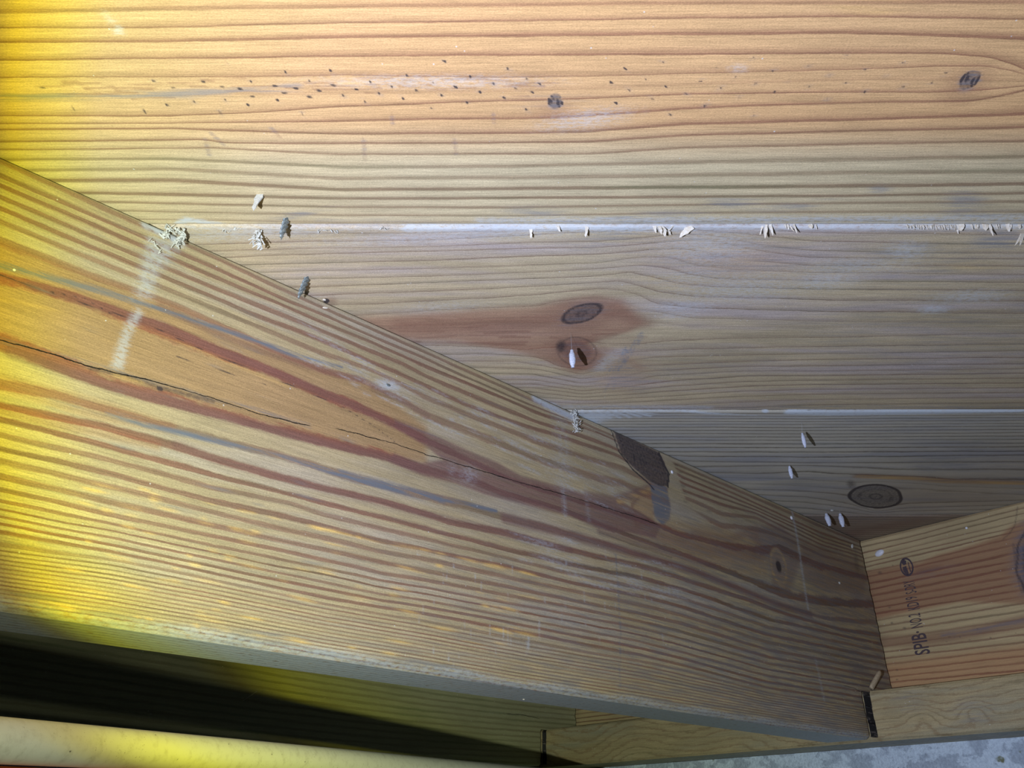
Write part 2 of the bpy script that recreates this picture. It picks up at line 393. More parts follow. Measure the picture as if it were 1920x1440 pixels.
def L7(ph, w, g, ys): return (ph, w, g, list(zip(X7, ys)))
F.rings([
    (-3, .10, .8, [(0, -90), (1920, -100)]), (-2, .10, .8, [(0, -55), (1920, -62)]), (-1, .10, .7, [(0, -18), (1920, -22)]),
    L7(0, .24, .85, [22, 15, 10, 8, 5, 4, 3]),
    L7(1, .11, 1.25, [52, 50, 42, 39, 33, 30, 35]),
    L7(2, .12, 1.25, [78, 77, 69, 66, 62.5, 60.5, 71]),
    (3, .08, 1.1, [(0, 112), (320, 109), (640, 104.5), (960, 102.5), (1280, 101), (1600, 99), (1750, 99), (1850, 106), (1900, 121), (1960, 150)]),
    (4, .07, 1.0, [(0, 145), (320, 143), (640, 141), (800, 143), (960, 145), (1280, 138), (1600, 130), (1750, 124), (1850, 124), (1900, 132), (1960, 152)]),
    (5, .03, .4, [(0, 182), (320, 180), (640, 176), (960, 172), (1280, 160), (1600, 150), (1750, 150), (1850, 150), (1960, 154)]),
    (6, .09, 1.0, [(0, 217), (320, 218), (520, 208), (640, 199), (960, 187), (1100, 184), (1280, 176), (1600, 172), (1750, 173), (1850, 168), (1960, 157)]),
    (7, .12, 1.15, [(0, 232), (320, 231), (640, 226), (960, 221), (1060, 219), (1280, 203), (1500, 194), (1660, 190), (1720, 190), (1820, 189), (1880, 178), (1960, 158)]),
    (8, .15, 1.25, [(0, 242), (320, 240), (640, 251), (960, 249), (1100, 247), (1280, 232.5), (1600, 224), (1920, 214)]),
    (9, .16, 1.25, [(0, 266), (320, 262), (380, 261), (420, 268), (640, 268.5), (960, 266.5), (1100, 265), (1280, 253.5), (1600, 245), (1920, 238)]),
    (10, .14, 1.1, [(0, 280), (370, 277), (390, 276), (640, 289), (960, 288), (1100, 288), (1280, 276.5), (1600, 269), (1920, 264)]),
    (11, .24, .8, [(0, 299), (320, 297), (640, 313), (960, 311.5), (1280, 304), (1600, 298), (1920, 293)]),
    (12, .28, .9, [(0, 319), (320, 316), (640, 334), (960, 332), (1280, 328.5), (1600, 323), (1920, 321)]),
    (13, .28, .95, [(0, 338), (320, 337), (640, 356), (960, 353.5), (1280, 351), (1600, 349), (1920, 345)]),
    (14, .26, .95, [(0, 358), (640, 372), (960, 371), (1280, 369), (1600, 367), (1920, 362)]),
    (15, .24, .9, [(0, 374), (640, 388), (960, 389), (1280, 384), (1600, 380), (1920, 377)]),
    (16, .22, .85, [(0, 390), (640, 403.5), (960, 404.5), (1280, 399), (1600, 397), (1920, 397)]),
    (17, .12, .6, [(0, 407), (640, 417), (1280, 415), (1920, 413)]),
])
sm_v = F.V
F.f['ht'] = .85 * (1 - sm(dpt(0, 215)[1], dpt(0, 320)[1], F.V)) * (0.62 + .38 * sm(-.20, -.02, F.U)); F.f['ht'] *= 1 - .35 * sm(dpt(0, 120)[1], dpt(0, 20)[1] - .02, F.V) * 0
specks = [(240,493,0),(410,610,1),(865,455,0),(810,625,1),(940,590,0),(975,493,0),(1090,572,0),(1143,460,0),(1240,635,1),(1250,488,0),(1265,560,0),(1275,350,1),(1350,500,0),(1395,590,0),(1410,458,0),(1420,543,0),(1545,483,0),(1560,563,0),(1605,405,0),(1665,497,0),(1700,640,1),(1740,455,0),(1740,545,0),(1600,523,0),(1795,510,0),(1860,397,0),(1875,480,0)]
sp_px = [(x / 3, y / 3, k) for x, y, k in specks]
for x, y in [(85,503),(10,537),(163,460),(283,487),(210,524),(135,573),(370,425),(348,555),(422,508),(515,465),(565,537),(643,490),(505,608),(580,345),(725,430),(707,577),(780,518),(855,470),(915,550),(980,497),(935,385),(1043,443),(1115,472),(1075,520),(1040,615),(1518,464),(1597,387),(1620,508),(1810,350),(1825,487),(1713,447),(1750,557),(1545,580),(1850,645)]:
    sp_px.append((640 + x / 3, y / 3, 0))
for x, y in [(100,458),(215,495),(20,527),(300,432),(320,550),(410,470),(400,322),(505,400),(515,517),(600,445),(710,370),(713,488),(825,423),(815,555),(920,465),(925,310),(1025,392),(1025,518),(1135,440),(1240,353),(1240,488),(125,597),(400,650),(190,378),(1400,465),(1480,410)]:
    sp_px.append((1280 + x / 3, y / 3, 0))
for x, y, k in sp_px:
    near_mid = abs(y - 172) < 14 and x < 640
    am = rng.uniform(.5, .8) if x < 1300 else rng.uniform(.35, .6)
    ang = 55 if k else (8 if near_mid else (rng.uniform(20, 45) if x < 1300 else -25))
    F.ell('dk', x, y, 8 if k else (7 if near_mid else 4.2), 2.6 if k else 2.5, ang, am * (.65 if k else 1), .55)
    F.ell('gy', x, y, 11, 5, ang, .25, .7)
for pts in ([(396, 250), (420, 272)], [(508, 240), (526, 258)], [(682, 262), (684, 300)], [(852, 262), (855, 288)], [(385, 262), (392, 290)], [(735, 215), (736, 232)], [(925, 214), (926, 230)]):
    F.stroke('gy', pts, 7, .35); F.stroke('rd', pts, 4, .25)
F.knot(1041, 190, 13.5, 15.5, 10, 2.2, .95, .3); F.ell('gy', 1041, 192, 15, 16, 0, .7, .4); F.ell('rd', 1041, 208, 34, 15, 0, .35, .8)
F.knot(1818, 150, 25, 14, -35, 2.4, .9, .3); F.ell('gy', 1818, 150, 27, 16, -35, .75, .4); F.ell('rd', 1812, 158, 46, 26, -25, .35, .8)
F.ell('wh', 1098, 224, 80, 17, -8, .35, .8); F.ell('wh', 810, 153, 190, 12, 0, .34, .8); F.ell('wh', 1385, 128, 18, 8, 0, .3, .8)
F.ell('gy', 1041, 190, 90, 14, 0, .2, .9)
F.stroke('gy', [(-60, 182), (100, 182), (200, 180), (300, 177), (420, 172), (560, 163)], 15, .62, .8)
for i in range(46):      # dark threads that run from the streak into the pin knots
    x = rng.uniform(60, 1000); y = 166 + rng.normal(0, 9) + (4 if x < 300 else -4)
    F.stroke('rd', [(x, y), (x + rng.uniform(30, 90), y + rng.uniform(-4, 1))], 2.4, .45)
for c in ((1370, 380, 60, 10), (1810, 382, 42, 26), (1480, 388, 90, 9), (1010, 395, 60, 10), (1200, 408, 120, 9), (1650, 358, 22, 10), (1855, 405, 90, 10), (560, 402, 60, 7)):
    F.ell('gy', c[0], c[1], c[2], c[3], rng.uniform(-12, 4), .55, .8)
F.stroke('gy', [(600, 417), (1000, 415), (1400, 414), (1920, 412)], 14, .38, .8)
F.stroke('wh', [(250, 424), (640, 424)], 4, .25, .8); F.stroke('wh', [(640, 423), (1000, 422), (1920, 419)], 6, .5, .9)
F.stroke('wh', [(900, 415), (1920, 409)], 12, .42, .9); F.ell('ht', 1500, 40, 420, 60, 2, .8, .9); F.ell('yl', 1640, 10, 60, 12, 0, .35, .9)
F.ell('wh', 222, 57, 12, 9, 20, .5, .8); F.ell('wh', 205, 36, 20, 8, 40, .3, .8)
F.stroke('wh', [(335, 420), (350, 412), (420, 423)], 9, .8, .9)
chamfer(F, Y1 - BW, Y1, (.003, .0015), (.0016, .0010))
o = F.build('deck_board', M_b1, .024)
tag(o, 'orange deck board along the top, dotted with pin knots and two small dark knots', 'board', 'deck boards overhead')

# ------------------------------------------------------------------ second deck board (pale, with the two big knots)
F = deck_face(Y1 + .0003, Y2 - .0003, axis([(-.75, .02), (-.27, .0011), (.36, .02), .80]), .0009)
def Lp(ph, w, g, *pts): return (ph, w, g, list(pts))
F.rings([
    Lp(0, .15, .5, (330, 440), (600, 437), (800, 436), (1120, 427), (1400, 427), (1520, 436), (1920, 440)),
    Lp(1, .13, .8, (330, 459), (400, 458), (600, 452), (800, 450), (1000, 440), (1120, 433), (1300, 430), (1400, 438), (1520, 451), (1720, 456), (1920, 457)),
    Lp(2, .13, .85, (330, 472), (600, 465), (800, 463), (1000, 454), (1120, 453), (1245, 441), (1318, 439), (1370, 447), (1420, 458), (1516, 469), (1720, 474), (1920, 474)),
    Lp(3, .11, .75, (330, 486), (600, 475), (800, 471), (1000, 465), (1120, 464), (1224, 455), (1307, 448), (1349, 452), (1391, 464), (1516, 482), (1720, 484), (1920, 485)),
    Lp(4, .11, .85, (330, 500), (600, 493), (800, 488), (1000, 480), (1120, 477), (1224, 467), (1287, 466), (1328, 474), (1391, 487), (1520, 497), (1920, 499)),
    Lp(5, .11, .8, (400, 512), (600, 507), (800, 503), (1000, 497), (1120, 492), (1203, 481), (1255, 482), (1307, 496), (1370, 505), (1520, 510), (1920, 515)),
    Lp(6, .11, .85, (400, 527), (600, 522), (800, 518), (1000, 510), (1120, 504), (1203, 496), (1245, 501), (1297, 514), (1349, 522), (1520, 526), (1920, 529)),
    Lp(7, .10, .85, (400, 541), (600, 537), (800, 530), (1000, 522), (1120, 517), (1182, 510), (1224, 520), (1276, 532), (1349, 537), (1520, 541), (1920, 545)),
    Lp(8, .08, .9, (400, 557), (600, 553), (800, 546), (1000, 537), (1120, 529), (1162, 526), (1203, 537), (1235, 547), (1307, 555), (1520, 562), (1920, 564)),
    Lp(9, .07, .9, (500, 573), (700, 570), (800, 564), (1000, 553), (1120, 541), (1162, 543), (1199, 553), (1224, 568), (1307, 577), (1520, 583), (1920, 588)),
    Lp(10, .05, .8, (600, 594), (700, 590), (800, 582), (1000, 573), (1060, 562), (1120, 556), (1165, 566), (1200, 580), (1300, 596), (1520, 602), (1920, 606)),
    Lp(11, .03, .35, (700, 612), (900, 606), (1040, 600), (1120, 590), (1180, 594), (1210, 603), (1300, 613), (1920, 613)),
    Lp(12, .05, .85, (600, 640), (700, 640), (800, 648), (904, 650), (980, 655), (1060, 650), (1110, 640), (1150, 645), (1200, 645), (1250, 639), (1396, 633), (1520, 633), (1920, 625)),
    Lp(13, .08, .9, (600, 655), (800, 664), (925, 664), (1008, 669), (1050, 688), (1100, 694), (1135, 674), (1150, 664), (1187, 660), (1271, 655), (1396, 652), (1520, 650), (1920, 645)),
    Lp(14, .09, .9, (600, 668), (860, 677), (967, 677), (1040, 690), (1090, 702), (1140, 690), (1173, 677), (1229, 669), (1396, 665), (1520, 664), (1920, 657)),
    Lp(15, .10, .9, (600, 680), (883, 688), (1008, 692), (1090, 711), (1150, 702), (1195, 686), (1400, 677), (1520, 674), (1920, 670)),
    Lp(16, .11, .9, (600, 694), (1000, 702), (1090, 719), (1160, 710), (1208, 696), (1400, 687), (1520, 686), (1920, 682)),
    Lp(17, .12, .9, (600, 706), (1000, 712), (1090, 726), (1160, 719), (1229, 704), (1400, 695), (1520, 696), (1920, 691)),
    Lp(18, .13, .9, (600, 718), (1000, 720), (1090, 733), (1160, 727), (1260, 714), (1400, 705), (1520, 704), (1920, 700)),
    Lp(19, .13, .9, (600, 728), (1000, 727), (1090, 739), (1160, 734), (1260, 724), (1400, 715), (1520, 713), (1920, 709)),
    Lp(20, .13, .9, (1000, 735), (1090, 745), (1160, 741), (1260, 733), (1400, 724), (1520, 721), (1920, 718)),
    Lp(21, .13, .9, (1000, 743), (1090, 751), (1160, 748), (1260, 742), (1400, 733), (1520, 730), (1920, 727)),
    Lp(22, .13, .9, (1000, 751), (1090, 757), (1160, 755), (1260, 750), (1400, 743), (1520, 739), (1920, 736)),
    Lp(23, .13, .8, (1000, 760), (1090, 763), (1160, 762), (1260, 760), (1400, 753), (1520, 749), (1920, 745)),
    Lp(24, .13, .8, (1000, 768), (1400, 764), (1520, 759), (1920, 755)),
    Lp(25, .13, .8, (1000, 776), (1400, 773), (1920, 765)),
], 4)
# reddish heart around the knots
F.poly('ht', [(640, 596), (760, 590), (900, 579), (1000, 575), (1060, 563), (1120, 557), (1165, 562), (1190, 585), (1212, 607), (1180, 622), (1130, 634), (1108, 642), (1140, 665), (1120, 692), (1080, 698), (1040, 682), (1000, 668), (940, 655), (860, 640), (700, 636), (640, 620)], .85, 9)
F.stroke('rd', [(760, 612), (880, 611), (1000, 606), (1080, 590), (1150, 578), (1205, 602)], 26, .42, .9)
for i in range(40):
    x = rng.uniform(720, 1130); y = 588 + rng.uniform(0, 62) + (1130 - x) * .02; F.stroke('rd', [(x, y), (x + rng.uniform(40, 110), y - rng.uniform(-2, 5))], rng.uniform(2, 5), rng.uniform(.2, .6), .9)
F.stroke('rd', [(1110, 640), (1150, 628), (1212, 606)], 6, .35, .9); F.stroke('rd', [(1140, 592), (1165, 588), (1200, 600), (1212, 606)], 20, .4, .9)
F.ell('rd', 1085, 590, 66, 34, -14, .4, .7); F.ell('rd', 1082, 662, 46, 34, 10, .45, .7)
F.ell('gy', 1090, 588, 48, 19, -18, .55, .5)
r = F.ell('', 1090, 588, 46, 18, -18, 0, ret=True); r = r * (1 + .05 * np.sin(F.U * 260) * np.sin(F.V * 200)); F.put('dk', .56 * np.exp(-((r - .82) / .17) ** 2)); F.put('dk', .50 * np.exp(-((r - .2) / .24) ** 2)); F.put('dk', .40 * (1 - sm(.7, 1.2, r)))
r = F.ell('', 1082, 660, 38, 27, 8, 0, ret=True); F.put('dk', .38 * np.exp(-((r - .95) / .12) ** 2)); F.put('dk', .30 * (1 - sm(.5, 1.15, r))); F.put('rd', .7 * (1 - sm(.5, 1.3, r))); F.put('gy', .35 * (1 - sm(.4, 1.2, r)))
F.ell('dk', 1052, 650, 12, 14, 15, .55, .9); F.ell('dk', 1096, 655, 14, 22, 10, .25, .9)
F.stroke('gy', [(1180, 690), (1160, 688), (1152, 712), (1150, 730)], 5, .5); F.stroke('wh', [(1125, 690), (1140, 675), (1160, 662)], 16, .35, .9)
F.stroke('ht', [(1128, 655), (1155, 661), (1200, 690)], 14, .5, .9); F.stroke('yl', [(1125, 705), (1140, 690), (1130, 715)], 10, .12, .9)
F.ell('gy', 1170, 710, 60, 26, 10, .45, .9); F.ell('g', 1158, 690, 48, 42, 30, .85, .8, 'cut'); F.ell('ht', 1165, 690, 50, 40, 30, .35, .9); F.ell('g', 1175, 572, 40, 24, 20, .7, .9, 'cut'); F.ell('g', 1380, 480, 90, 40, 10, .55, .9, 'cut'); F.ell('ht', 1350, 480, 120, 40, 5, .3, .9)
for i in range(26):
    t = rng.uniform(0, 1); x = 1128 + t * 70; y = 730 - t * 90 + rng.normal(0, 9)
    F.stroke('gy', [(x, y), (x + 9, y - 16)], 3, rng.uniform(.4, .9), .9)
for c in ((1400, 480, 200, 40, .34), (1700, 500, 260, 46, .28), (1760, 640, 300, 90, .30), (1300, 690, 220, 40, .25), (1160, 440, 70, 14, .55), (1110, 457, 60, 12, .5), (1880, 450, 60, 18, .7), (1700, 468, 80, 12, .5), (1850, 462, 70, 10, .4), (1420, 455, 60, 20, .3)):
    F.ell('gy', c[0], c[1], c[2], c[3], -4, c[4], .8)
for c in ((1330, 462, 90, 32, .42), (1390, 540, 120, 26, .36), (1300, 520, 70, 18, .3), (1280, 575, 60, 12, .4), (1600, 500, 110, 16, .32), (1820, 556, 70, 12, .42), (1750, 580, 30, 8, .5), (1700, 470, 40, 18, .4), (1540, 528, 70, 14, .4), (900, 440, 300, 12, .35), (840, 575, 80, 10, .25), (470, 436, 160, 14, .4), (1270, 590, 40, 10, .3)):
    F.ell('wh', *c[:4], -3, c[4], .9)
for c in ((1340, 465, 40, 12), (1380, 480, 50, 12), (1310, 485, 30, 9), (1820, 500, 60, 9), (1260, 530, 50, 9)):
    F.ell('yl', *c, 4, .22, .9)
F.stroke('wh', [(330, 430), (500, 430), (800, 429)], 10, .26, .8); F.stroke('wh', [(760, 429), (1100, 428), (1300, 428)], 13, .66, .8); F.stroke('wh', [(1320, 427), (1700, 426), (1920, 425)], 11, .60, .9)
F.stroke('gy', [(330, 434), (800, 432), (1300, 431), (1920, 428)], 20, .30, .7)
F.stroke('gy', [(1000, 766), (1250, 766), (1500, 764), (1920, 762)], 12, .45, .8); F.stroke('wh', [(1060, 763), (1200, 762), (1330, 764)], 7, .4, .8)
F.poly('wh', [(1003, 745), (1040, 757), (1072, 772), (1060, 774), (1020, 758)], .8, 4)
F.ell('dk', 612, 564, 5, 4.5, 0, .95, .5); F.ell('rd', 620, 564, 12, 6, 0, .5, .8); F.ell('dk', 530, 519, 4, 2.5, 0, .35, .7)
for i in range(20):
    x = rng.uniform(700, 1010); F.ell('dk', x, 606 - (x - 700) * .02 + rng.normal(0, 13), rng.uniform(3, 8), 1.6, -6, .22, .8)
chamfer(F, Y1, Y2, (.0034, .0016), (.0016, .0010))
o = F.build('deck_board', M_b2, .024)
tag(o, 'pale deck board with two big swirling knots, splinters along its upper seam', 'board', 'deck boards overhead')

# ------------------------------------------------------------------ third deck board (grey green)
F = deck_face(Y2 + .0003, Y3 - .0003, axis([(-.4, .02), (.04, .0013), (.48, .02), .90]), .0009)
y12 = [775, 780, 785, 790, 795.5, 801, 807, 813, 819, 825, 832, 839, 847]
ls = [(k, .16, .9, [(1080, y - .0), (1280, y), (1516, y + .6), (1920, y - 2 + .06 * k)]) for k, y in enumerate(y12)]
ls += [Lp(13, .15, .9, (1180, 851), (1280, 855), (1516, 857), (1920, 853)), Lp(14, .16, .8, (1180, 860), (1280, 864), (1516, 868), (1920, 866)),
       Lp(15, .18, .8, (1280, 875), (1516, 872), (1700, 880), (1920, 880)),
       Lp(16, .14, .7, (1280, 884), (1420, 888), (1516, 884), (1610, 890), (1707, 893), (1780, 898), (1920, 899)),
       Lp(17, .10, .5, (1280, 893), (1420, 897), (1516, 899), (1600, 905), (1642, 903), (1700, 905), (1780, 912), (1920, 916)),
       Lp(18, .12, .5, (1280, 902), (1516, 911), (1590, 918), (1642, 909), (1700, 915), (1920, 928)),
       Lp(19, .14, .6, (1280, 912), (1516, 921), (1590, 928), (1642, 956), (1700, 944), (1920, 938)),
       Lp(20, .14, .7, (1280, 920), (1516, 932), (1590, 944), (1642, 959), (1700, 952), (1920, 946)),
       Lp(21, .14, .7, (1280, 930), (1516, 942), (1590, 952), (1642, 962), (1700, 958), (1920, 954)),
       Lp(22, .14, .7, (1280, 942), (1516, 953), (1642, 966), (1920, 962)), Lp(23, .14, .6, (1280, 955), (1516, 963), (1642, 971), (1920, 970))]
F.rings(ls, 5)
F.knot(1642, 931, 49, 20, 2, 1.6, .55, .75, .05)
r = F.ell('', 1642, 931, 50, 21, 2, 0, ret=True); F.put('dk', .43 * (1 - sm(.9, 1.05, r))); F.put('dk', .55 * np.exp(-((r - .22) / .10) ** 2)); F.put('dk', .50 * np.exp(-((r - .6) / .07) ** 2))
F.ell('dk', 1596, 908, 12, 10, 20, .42, .9); F.ell('dk', 1575, 942, 14, 6, 0, .2, .9)
F.stroke('yl', [(1610, 893), (1707, 897), (1780, 903), (1920, 906), (2000, 907)], 5, .55, .8); F.stroke('rd', [(1610, 892), (1707, 896), (1780, 902), (1920, 905), (2000, 906)], 7, .6, .7)
F.ell('ht', 1760, 925, 150, 26, 2, .42, .9)
for c in ((1760, 865, 70, 14, .55), (1740, 880, 30, 8, .6), (1850, 845, 120, 26, .40), (1500, 905, 110, 14, .28), (1420, 860, 200, 30, .22), (1700, 820, 200, 30, .3), (1500, 893, 60, 8, .3)):
    F.ell('gy', *c[:4], 2, c[4], .9)
F.poly('wh', [(1080, 771), (1130, 771), (1180, 771), (1160, 779), (1130, 790), (1110, 803), (1090, 800)], .75, 8)
for i in range(7): F.stroke('wh', [(1090 + i * 16, 772), (1105 + i * 19, 780 + (6 - i))], 4, .7, .8)
F.poly('wh', [(1190, 771), (1235, 776), (1215, 777)], .85, 2); F.poly('wh', [(1265, 771), (1300, 771), (1420, 779), (1330, 777)], .85, 2)
F.stroke('wh', [(1120, 770.5), (1300, 771)], 4, .5, .8); F.stroke('wh', [(1480, 773), (1560, 775), (1700, 773), (1920, 769)], 8, .9, .6)
F.ell('wh', 1493, 772.5, 6, 4, 0, .95, .5); F.ell('wh', 1435, 772, 6, 2.5, 0, .9, .5)
F.ell('gy', 1700, 700, 10, 10, 0, 0)
F.poly('yl', [(1080, 771), (1170, 771), (1150, 786), (1110, 802)], .0, 8)
chamfer(F, Y2, Y3, (.0038, .0017), (.0012, .0009))
o = F.build('deck_board', M_b3, .024)
tag(o, 'grey-green deck board with close grain and a single dark oval knot', 'board', 'deck boards overhead')

# ------------------------------------------------------------------ fourth deck board (brown, mostly over the rim)
F = deck_face(Y3 + .0003, Y3 + BW - .0003, axis([(-.1, .02), (.20, .002), (.60, .02), .95]), .002)
F.f['ph'] = (F.V - Y3) / .006 + .3 * np.sin(F.U * 9); F.f['w'][:] = .16; F.f['g'][:] = .7
F.stroke('wh', [(1400, 968), (1560, 968), (1740, 966)], 6, .12, .8); F.stroke('rd', [(1600, 1000), (1720, 976)], 14, .3, .9)
F.ell('gy', 1600, 972, 160, 8, 0, .4, .8)
chamfer(F, Y3, Y3 + BW, (.003, .0012), (.002, .001))
o = F.build('deck_board', M_b4, .024)
tag(o, 'dark brown sliver of deck board directly above the stamped rim board', 'board', 'deck boards overhead')

# ------------------------------------------------------------------ the joists
jpt = lambda px, py: onplane(px, py, A0, NJ)
def joist_rings():
    Ls = []
    def a(ph, w, g, *pts): Ls.append((ph, w, g, list(pts)))
    a(-1, .30, .5, (0, 280), (400, 463), (800, 646), (1200, 825), (1610, 1005))
    a(0, .30, .75, (0, 300), (200, 393), (400, 481), (577, 565), (800, 662), (1000, 752), (1200, 842), (1285, 878), (1355, 908), (1610, 1017))
    a(1, .30, .85, (0, 330), (200, 416), (400, 501), (533, 562), (608, 591), (712, 637), (800, 673), (862, 702), (967, 748), (1060, 785), (1160, 826), (1200, 846), (1285, 886), (1355, 916), (1417, 944), (1480, 973), (1542, 1001), (1610, 1024))
    a(2, .30, .9, (0, 347), (177, 422), (400, 518), (504, 560), (587, 597), (692, 639), (800, 688), (925, 737), (1008, 773), (1100, 800), (1160, 820), (1200, 850), (1285, 897), (1355, 925), (1417, 951), (1480, 979), (1542, 1008), (1610, 1030))
    a(3, .30, .9, (0, 370), (200, 455), (400, 539), (452, 560), (546, 597), (650, 639), (754, 681), (800, 706), (894, 746), (998, 789), (1092, 819), (1144, 838), (1200, 862), (1285, 909), (1355, 935), (1417, 956), (1480, 985), (1542, 1015), (1610, 1036))
    a(4, .30, .9, (0, 390), (104, 434), (400, 558), (473, 590), (567, 622), (671, 668), (754, 704), (800, 723), (873, 760), (987, 798), (1071, 823), (1154, 851), (1200, 876), (1285, 921), (1355, 946), (1417, 962), (1480, 993), (1542, 1022), (1610, 1042))
    a(5, .28, .9, (0, 415), (229, 508), (400, 578), (504, 620), (608, 664), (692, 691), (754, 720), (800, 746), (904, 786), (1008, 828), (1112, 863), (1165, 876), (1210, 900), (1285, 932), (1355, 964), (1417, 969), (1480, 1002), (1542, 1030), (1610, 1049))
    a(6, .22, .85, (0, 449), (200, 525), (333, 572), (400, 602), (483, 640), (546, 670), (608, 692), (679, 712), (754, 750), (800, 778), (925, 825), (1029, 866), (1112, 893), (1165, 902), (1210, 925), (1285, 952), (1355, 985), (1417, 990), (1480, 1012), (1542, 1042), (1610, 1060))
    a(7, .17, 1.0, (0, 520), (100, 542), (208, 577), (292, 606), (400, 652), (525, 700), (608, 737), (671, 762), (733, 790), (800, 826), (870, 860), (940, 893), (1020, 922), (1100, 945), (1200, 975), (1285, 1005), (1355, 1020), (1417, 1030), (1460, 1022), (1520, 1052), (1620, 1080))
    a(8, .19, 1.0, (0, 645), (62, 670), (135, 702), (208, 727), (312, 755), (400, 777), (525, 810), (608, 831), (712, 853), (800, 882), (870, 893), (950, 925), (1060, 956), (1130, 985), (1200, 1012), (1280, 1040), (1347, 1066), (1413, 1093), (1467, 1118), (1547, 1132), (1640, 1135))
    a(9, .24, .95, (0, 725), (104, 742), (187, 764), (270, 786), (400, 824), (525, 856), (587, 873), (671, 900), (754, 922), (800, 931), (946, 970), (1092, 1009), (1200, 1040), (1305, 1072), (1380, 1102), (1455, 1132), (1547, 1160), (1640, 1168))
    a(10, .30, .95, (0, 762), (104, 782), (208, 803), (312, 832), (400, 860), (504, 890), (608, 917), (712, 940), (800, 965), (842, 980), (946, 999), (1071, 1032), (1200, 1061), (1280, 1085), (1413, 1127), (1480, 1153), (1580, 1182), (1645, 1190))
    E_ = [(11, (0, 785), (104, 812), (229, 845), (312, 868), (400, 891), (504, 917), (608, 944), (712, 969), (800, 991), (946, 1030), (1071, 1059), (1200, 1084)),
          (12, (0, 816), (104, 840), (208, 864), (312, 890), (400, 915), (504, 936), (546, 944), (608, 965), (712, 990), (800, 1011), (946, 1045), (1071, 1076), (1200, 1103)),
          (13, (0, 842), (104, 863), (208, 888), (312, 917), (400, 939), (504, 963), (608, 986), (712, 1015), (800, 1031), (946, 1061), (1071, 1092), (1200, 1117)),
          (14, (0, 863), (104, 888), (208, 913), (312, 936), (400, 960), (504, 986), (608, 1009), (712, 1034), (800, 1049), (946, 1082), (1071, 1107), (1200, 1134)),
          (15, (0, 894), (104, 917), (208, 944), (312, 965), (400, 986), (504, 1009), (608, 1030), (712, 1052), (800, 1071), (946, 1099), (1071, 1126), (1200, 1151)),
          (16, (0, 917), (104, 940), (208, 967), (312, 988), (400, 1006), (504, 1027), (608, 1050), (712, 1075), (800, 1088), (946, 1115), (1071, 1138), (1200, 1165)),
          (17, (0, 940), (104, 961), (208, 982), (312, 1005), (400, 1024), (504, 1044), (608, 1067), (712, 1088), (800, 1102), (946, 1130), (1071, 1153), (1200, 1178)),
          (18, (0, 955), (104, 977), (208, 994), (312, 1017), (400, 1035), (504, 1059), (608, 1077), (712, 1100), (800, 1114), (946, 1142), (1071, 1165), (1200, 1190)),
          (19, (0, 969), (104, 990), (208, 1007), (312, 1030), (400, 1048), (504, 1069), (608, 1092), (712, 1113), (800, 1126), (946, 1155), (1071, 1178), (1200, 1203)),
          (20, (0, 982), (104, 1002), (208, 1021), (312, 1044), (400, 1062), (504, 1084), (608, 1104), (712, 1125), (800, 1138), (946, 1165), (1071, 1190), (1200, 1215)),
          (21, (0, 996), (104, 1015), (208, 1034), (312, 1055), (400, 1075), (504, 1098), (608, 1121), (712, 1138), (800, 1151), (946, 1178), (1071, 1203), (1200, 1228)),
          (22, (0, 1023), (104, 1038), (208, 1050), (312, 1069), (400, 1088), (504, 1110), (608, 1133), (712, 1152), (800, 1166), (946, 1195), (1071, 1219), (1200, 1240))]
    r1280 = [1105, 1122, 1138, 1154, 1170, 1185, 1198, 1210, 1223, 1235, 1247, 1257]
    r1640 = [1205, 1218, 1231, 1243, 1255, 1267, 1278, 1289, 1300, 1311, 1321, 1331]
    for (ph, *pts), y1, y2 in zip(E_, r1280, r1640):
        w = {11: .27, 12: .28, 17: .26, 18: .18, 19: .26, 22: .34}.get(ph, .30)
        a(ph, w, {22: .6, 18: .95}.get(ph, .95), *pts, (1280, y1), (1440, (y1 + y2) / 2 + 6), (1640, y2))
    for k in range(1, 15):      # the fine bottom rings
        t = (k / 14) ** .94
        a(22 + k, .27, .78 + .14 * math.sin(k * 2.1), *[(x, y0 + (y1 - y0) * t) for x, y0, y1 in ((0, 1023, 1135), (208, 1050, 1166), (400, 1088, 1197), (608, 1133, 1233), (800, 1166, 1265), (1000, 1206, 1298), (1200, 1240, 1330), (1440, 1298, 1361), (1640, 1331, 1387))])
    return Ls

jus = axis([(-.40, .03), (-.02, .0011), (.30, .0017), (S_NOTCH, .0010), S_END])
iN = int(np.argmin(abs(jus - S_NOTCH))); jus[iN] = S_NOTCH
jvs = axis([(.0013, .0005), (.0035, .0009), (NOTCH_Z, .0009), (JH - .0045, .0005), JH])
jN = int(np.argmin(abs(jvs - NOTCH_Z)))
mask = np.ones((len(jus) - 1, len(jvs) - 1), bool); mask[iN:, jN:] = False
corn = [(0, 0), (len(jus) - 1, 0), (len(jus) - 1, jN), (iN, jN), (iN, len(jvs) - 1), (0, len(jvs) - 1)]
def joist_side(base, Nn, L, loop, nu, nv):
    for k, (i, j) in enumerate(loop):
        a, c = Nn + k, Nn + L + k
        if j == nv - 1 or (j == 0):        # underside and top: fine weathered grain
            base['ph'][c] = base['ph'][a] + 7.5
            for q in (a, c):
                base['gy'][q] = .35 if j == nv - 1 else .4; base['w'][q] = .22; base['g'][q] = .8; base['rd'][q] = 0; base['ht'][q] = 0; base['wh'][q] = .80; base['dk'][q] = 0
                base['cm'][q] = 0; base['yl'][q] = 0
        elif i in (nu - 1, iN):
            for q in (a, c): base['dk'][q] = .55; base['g'][q] = .4
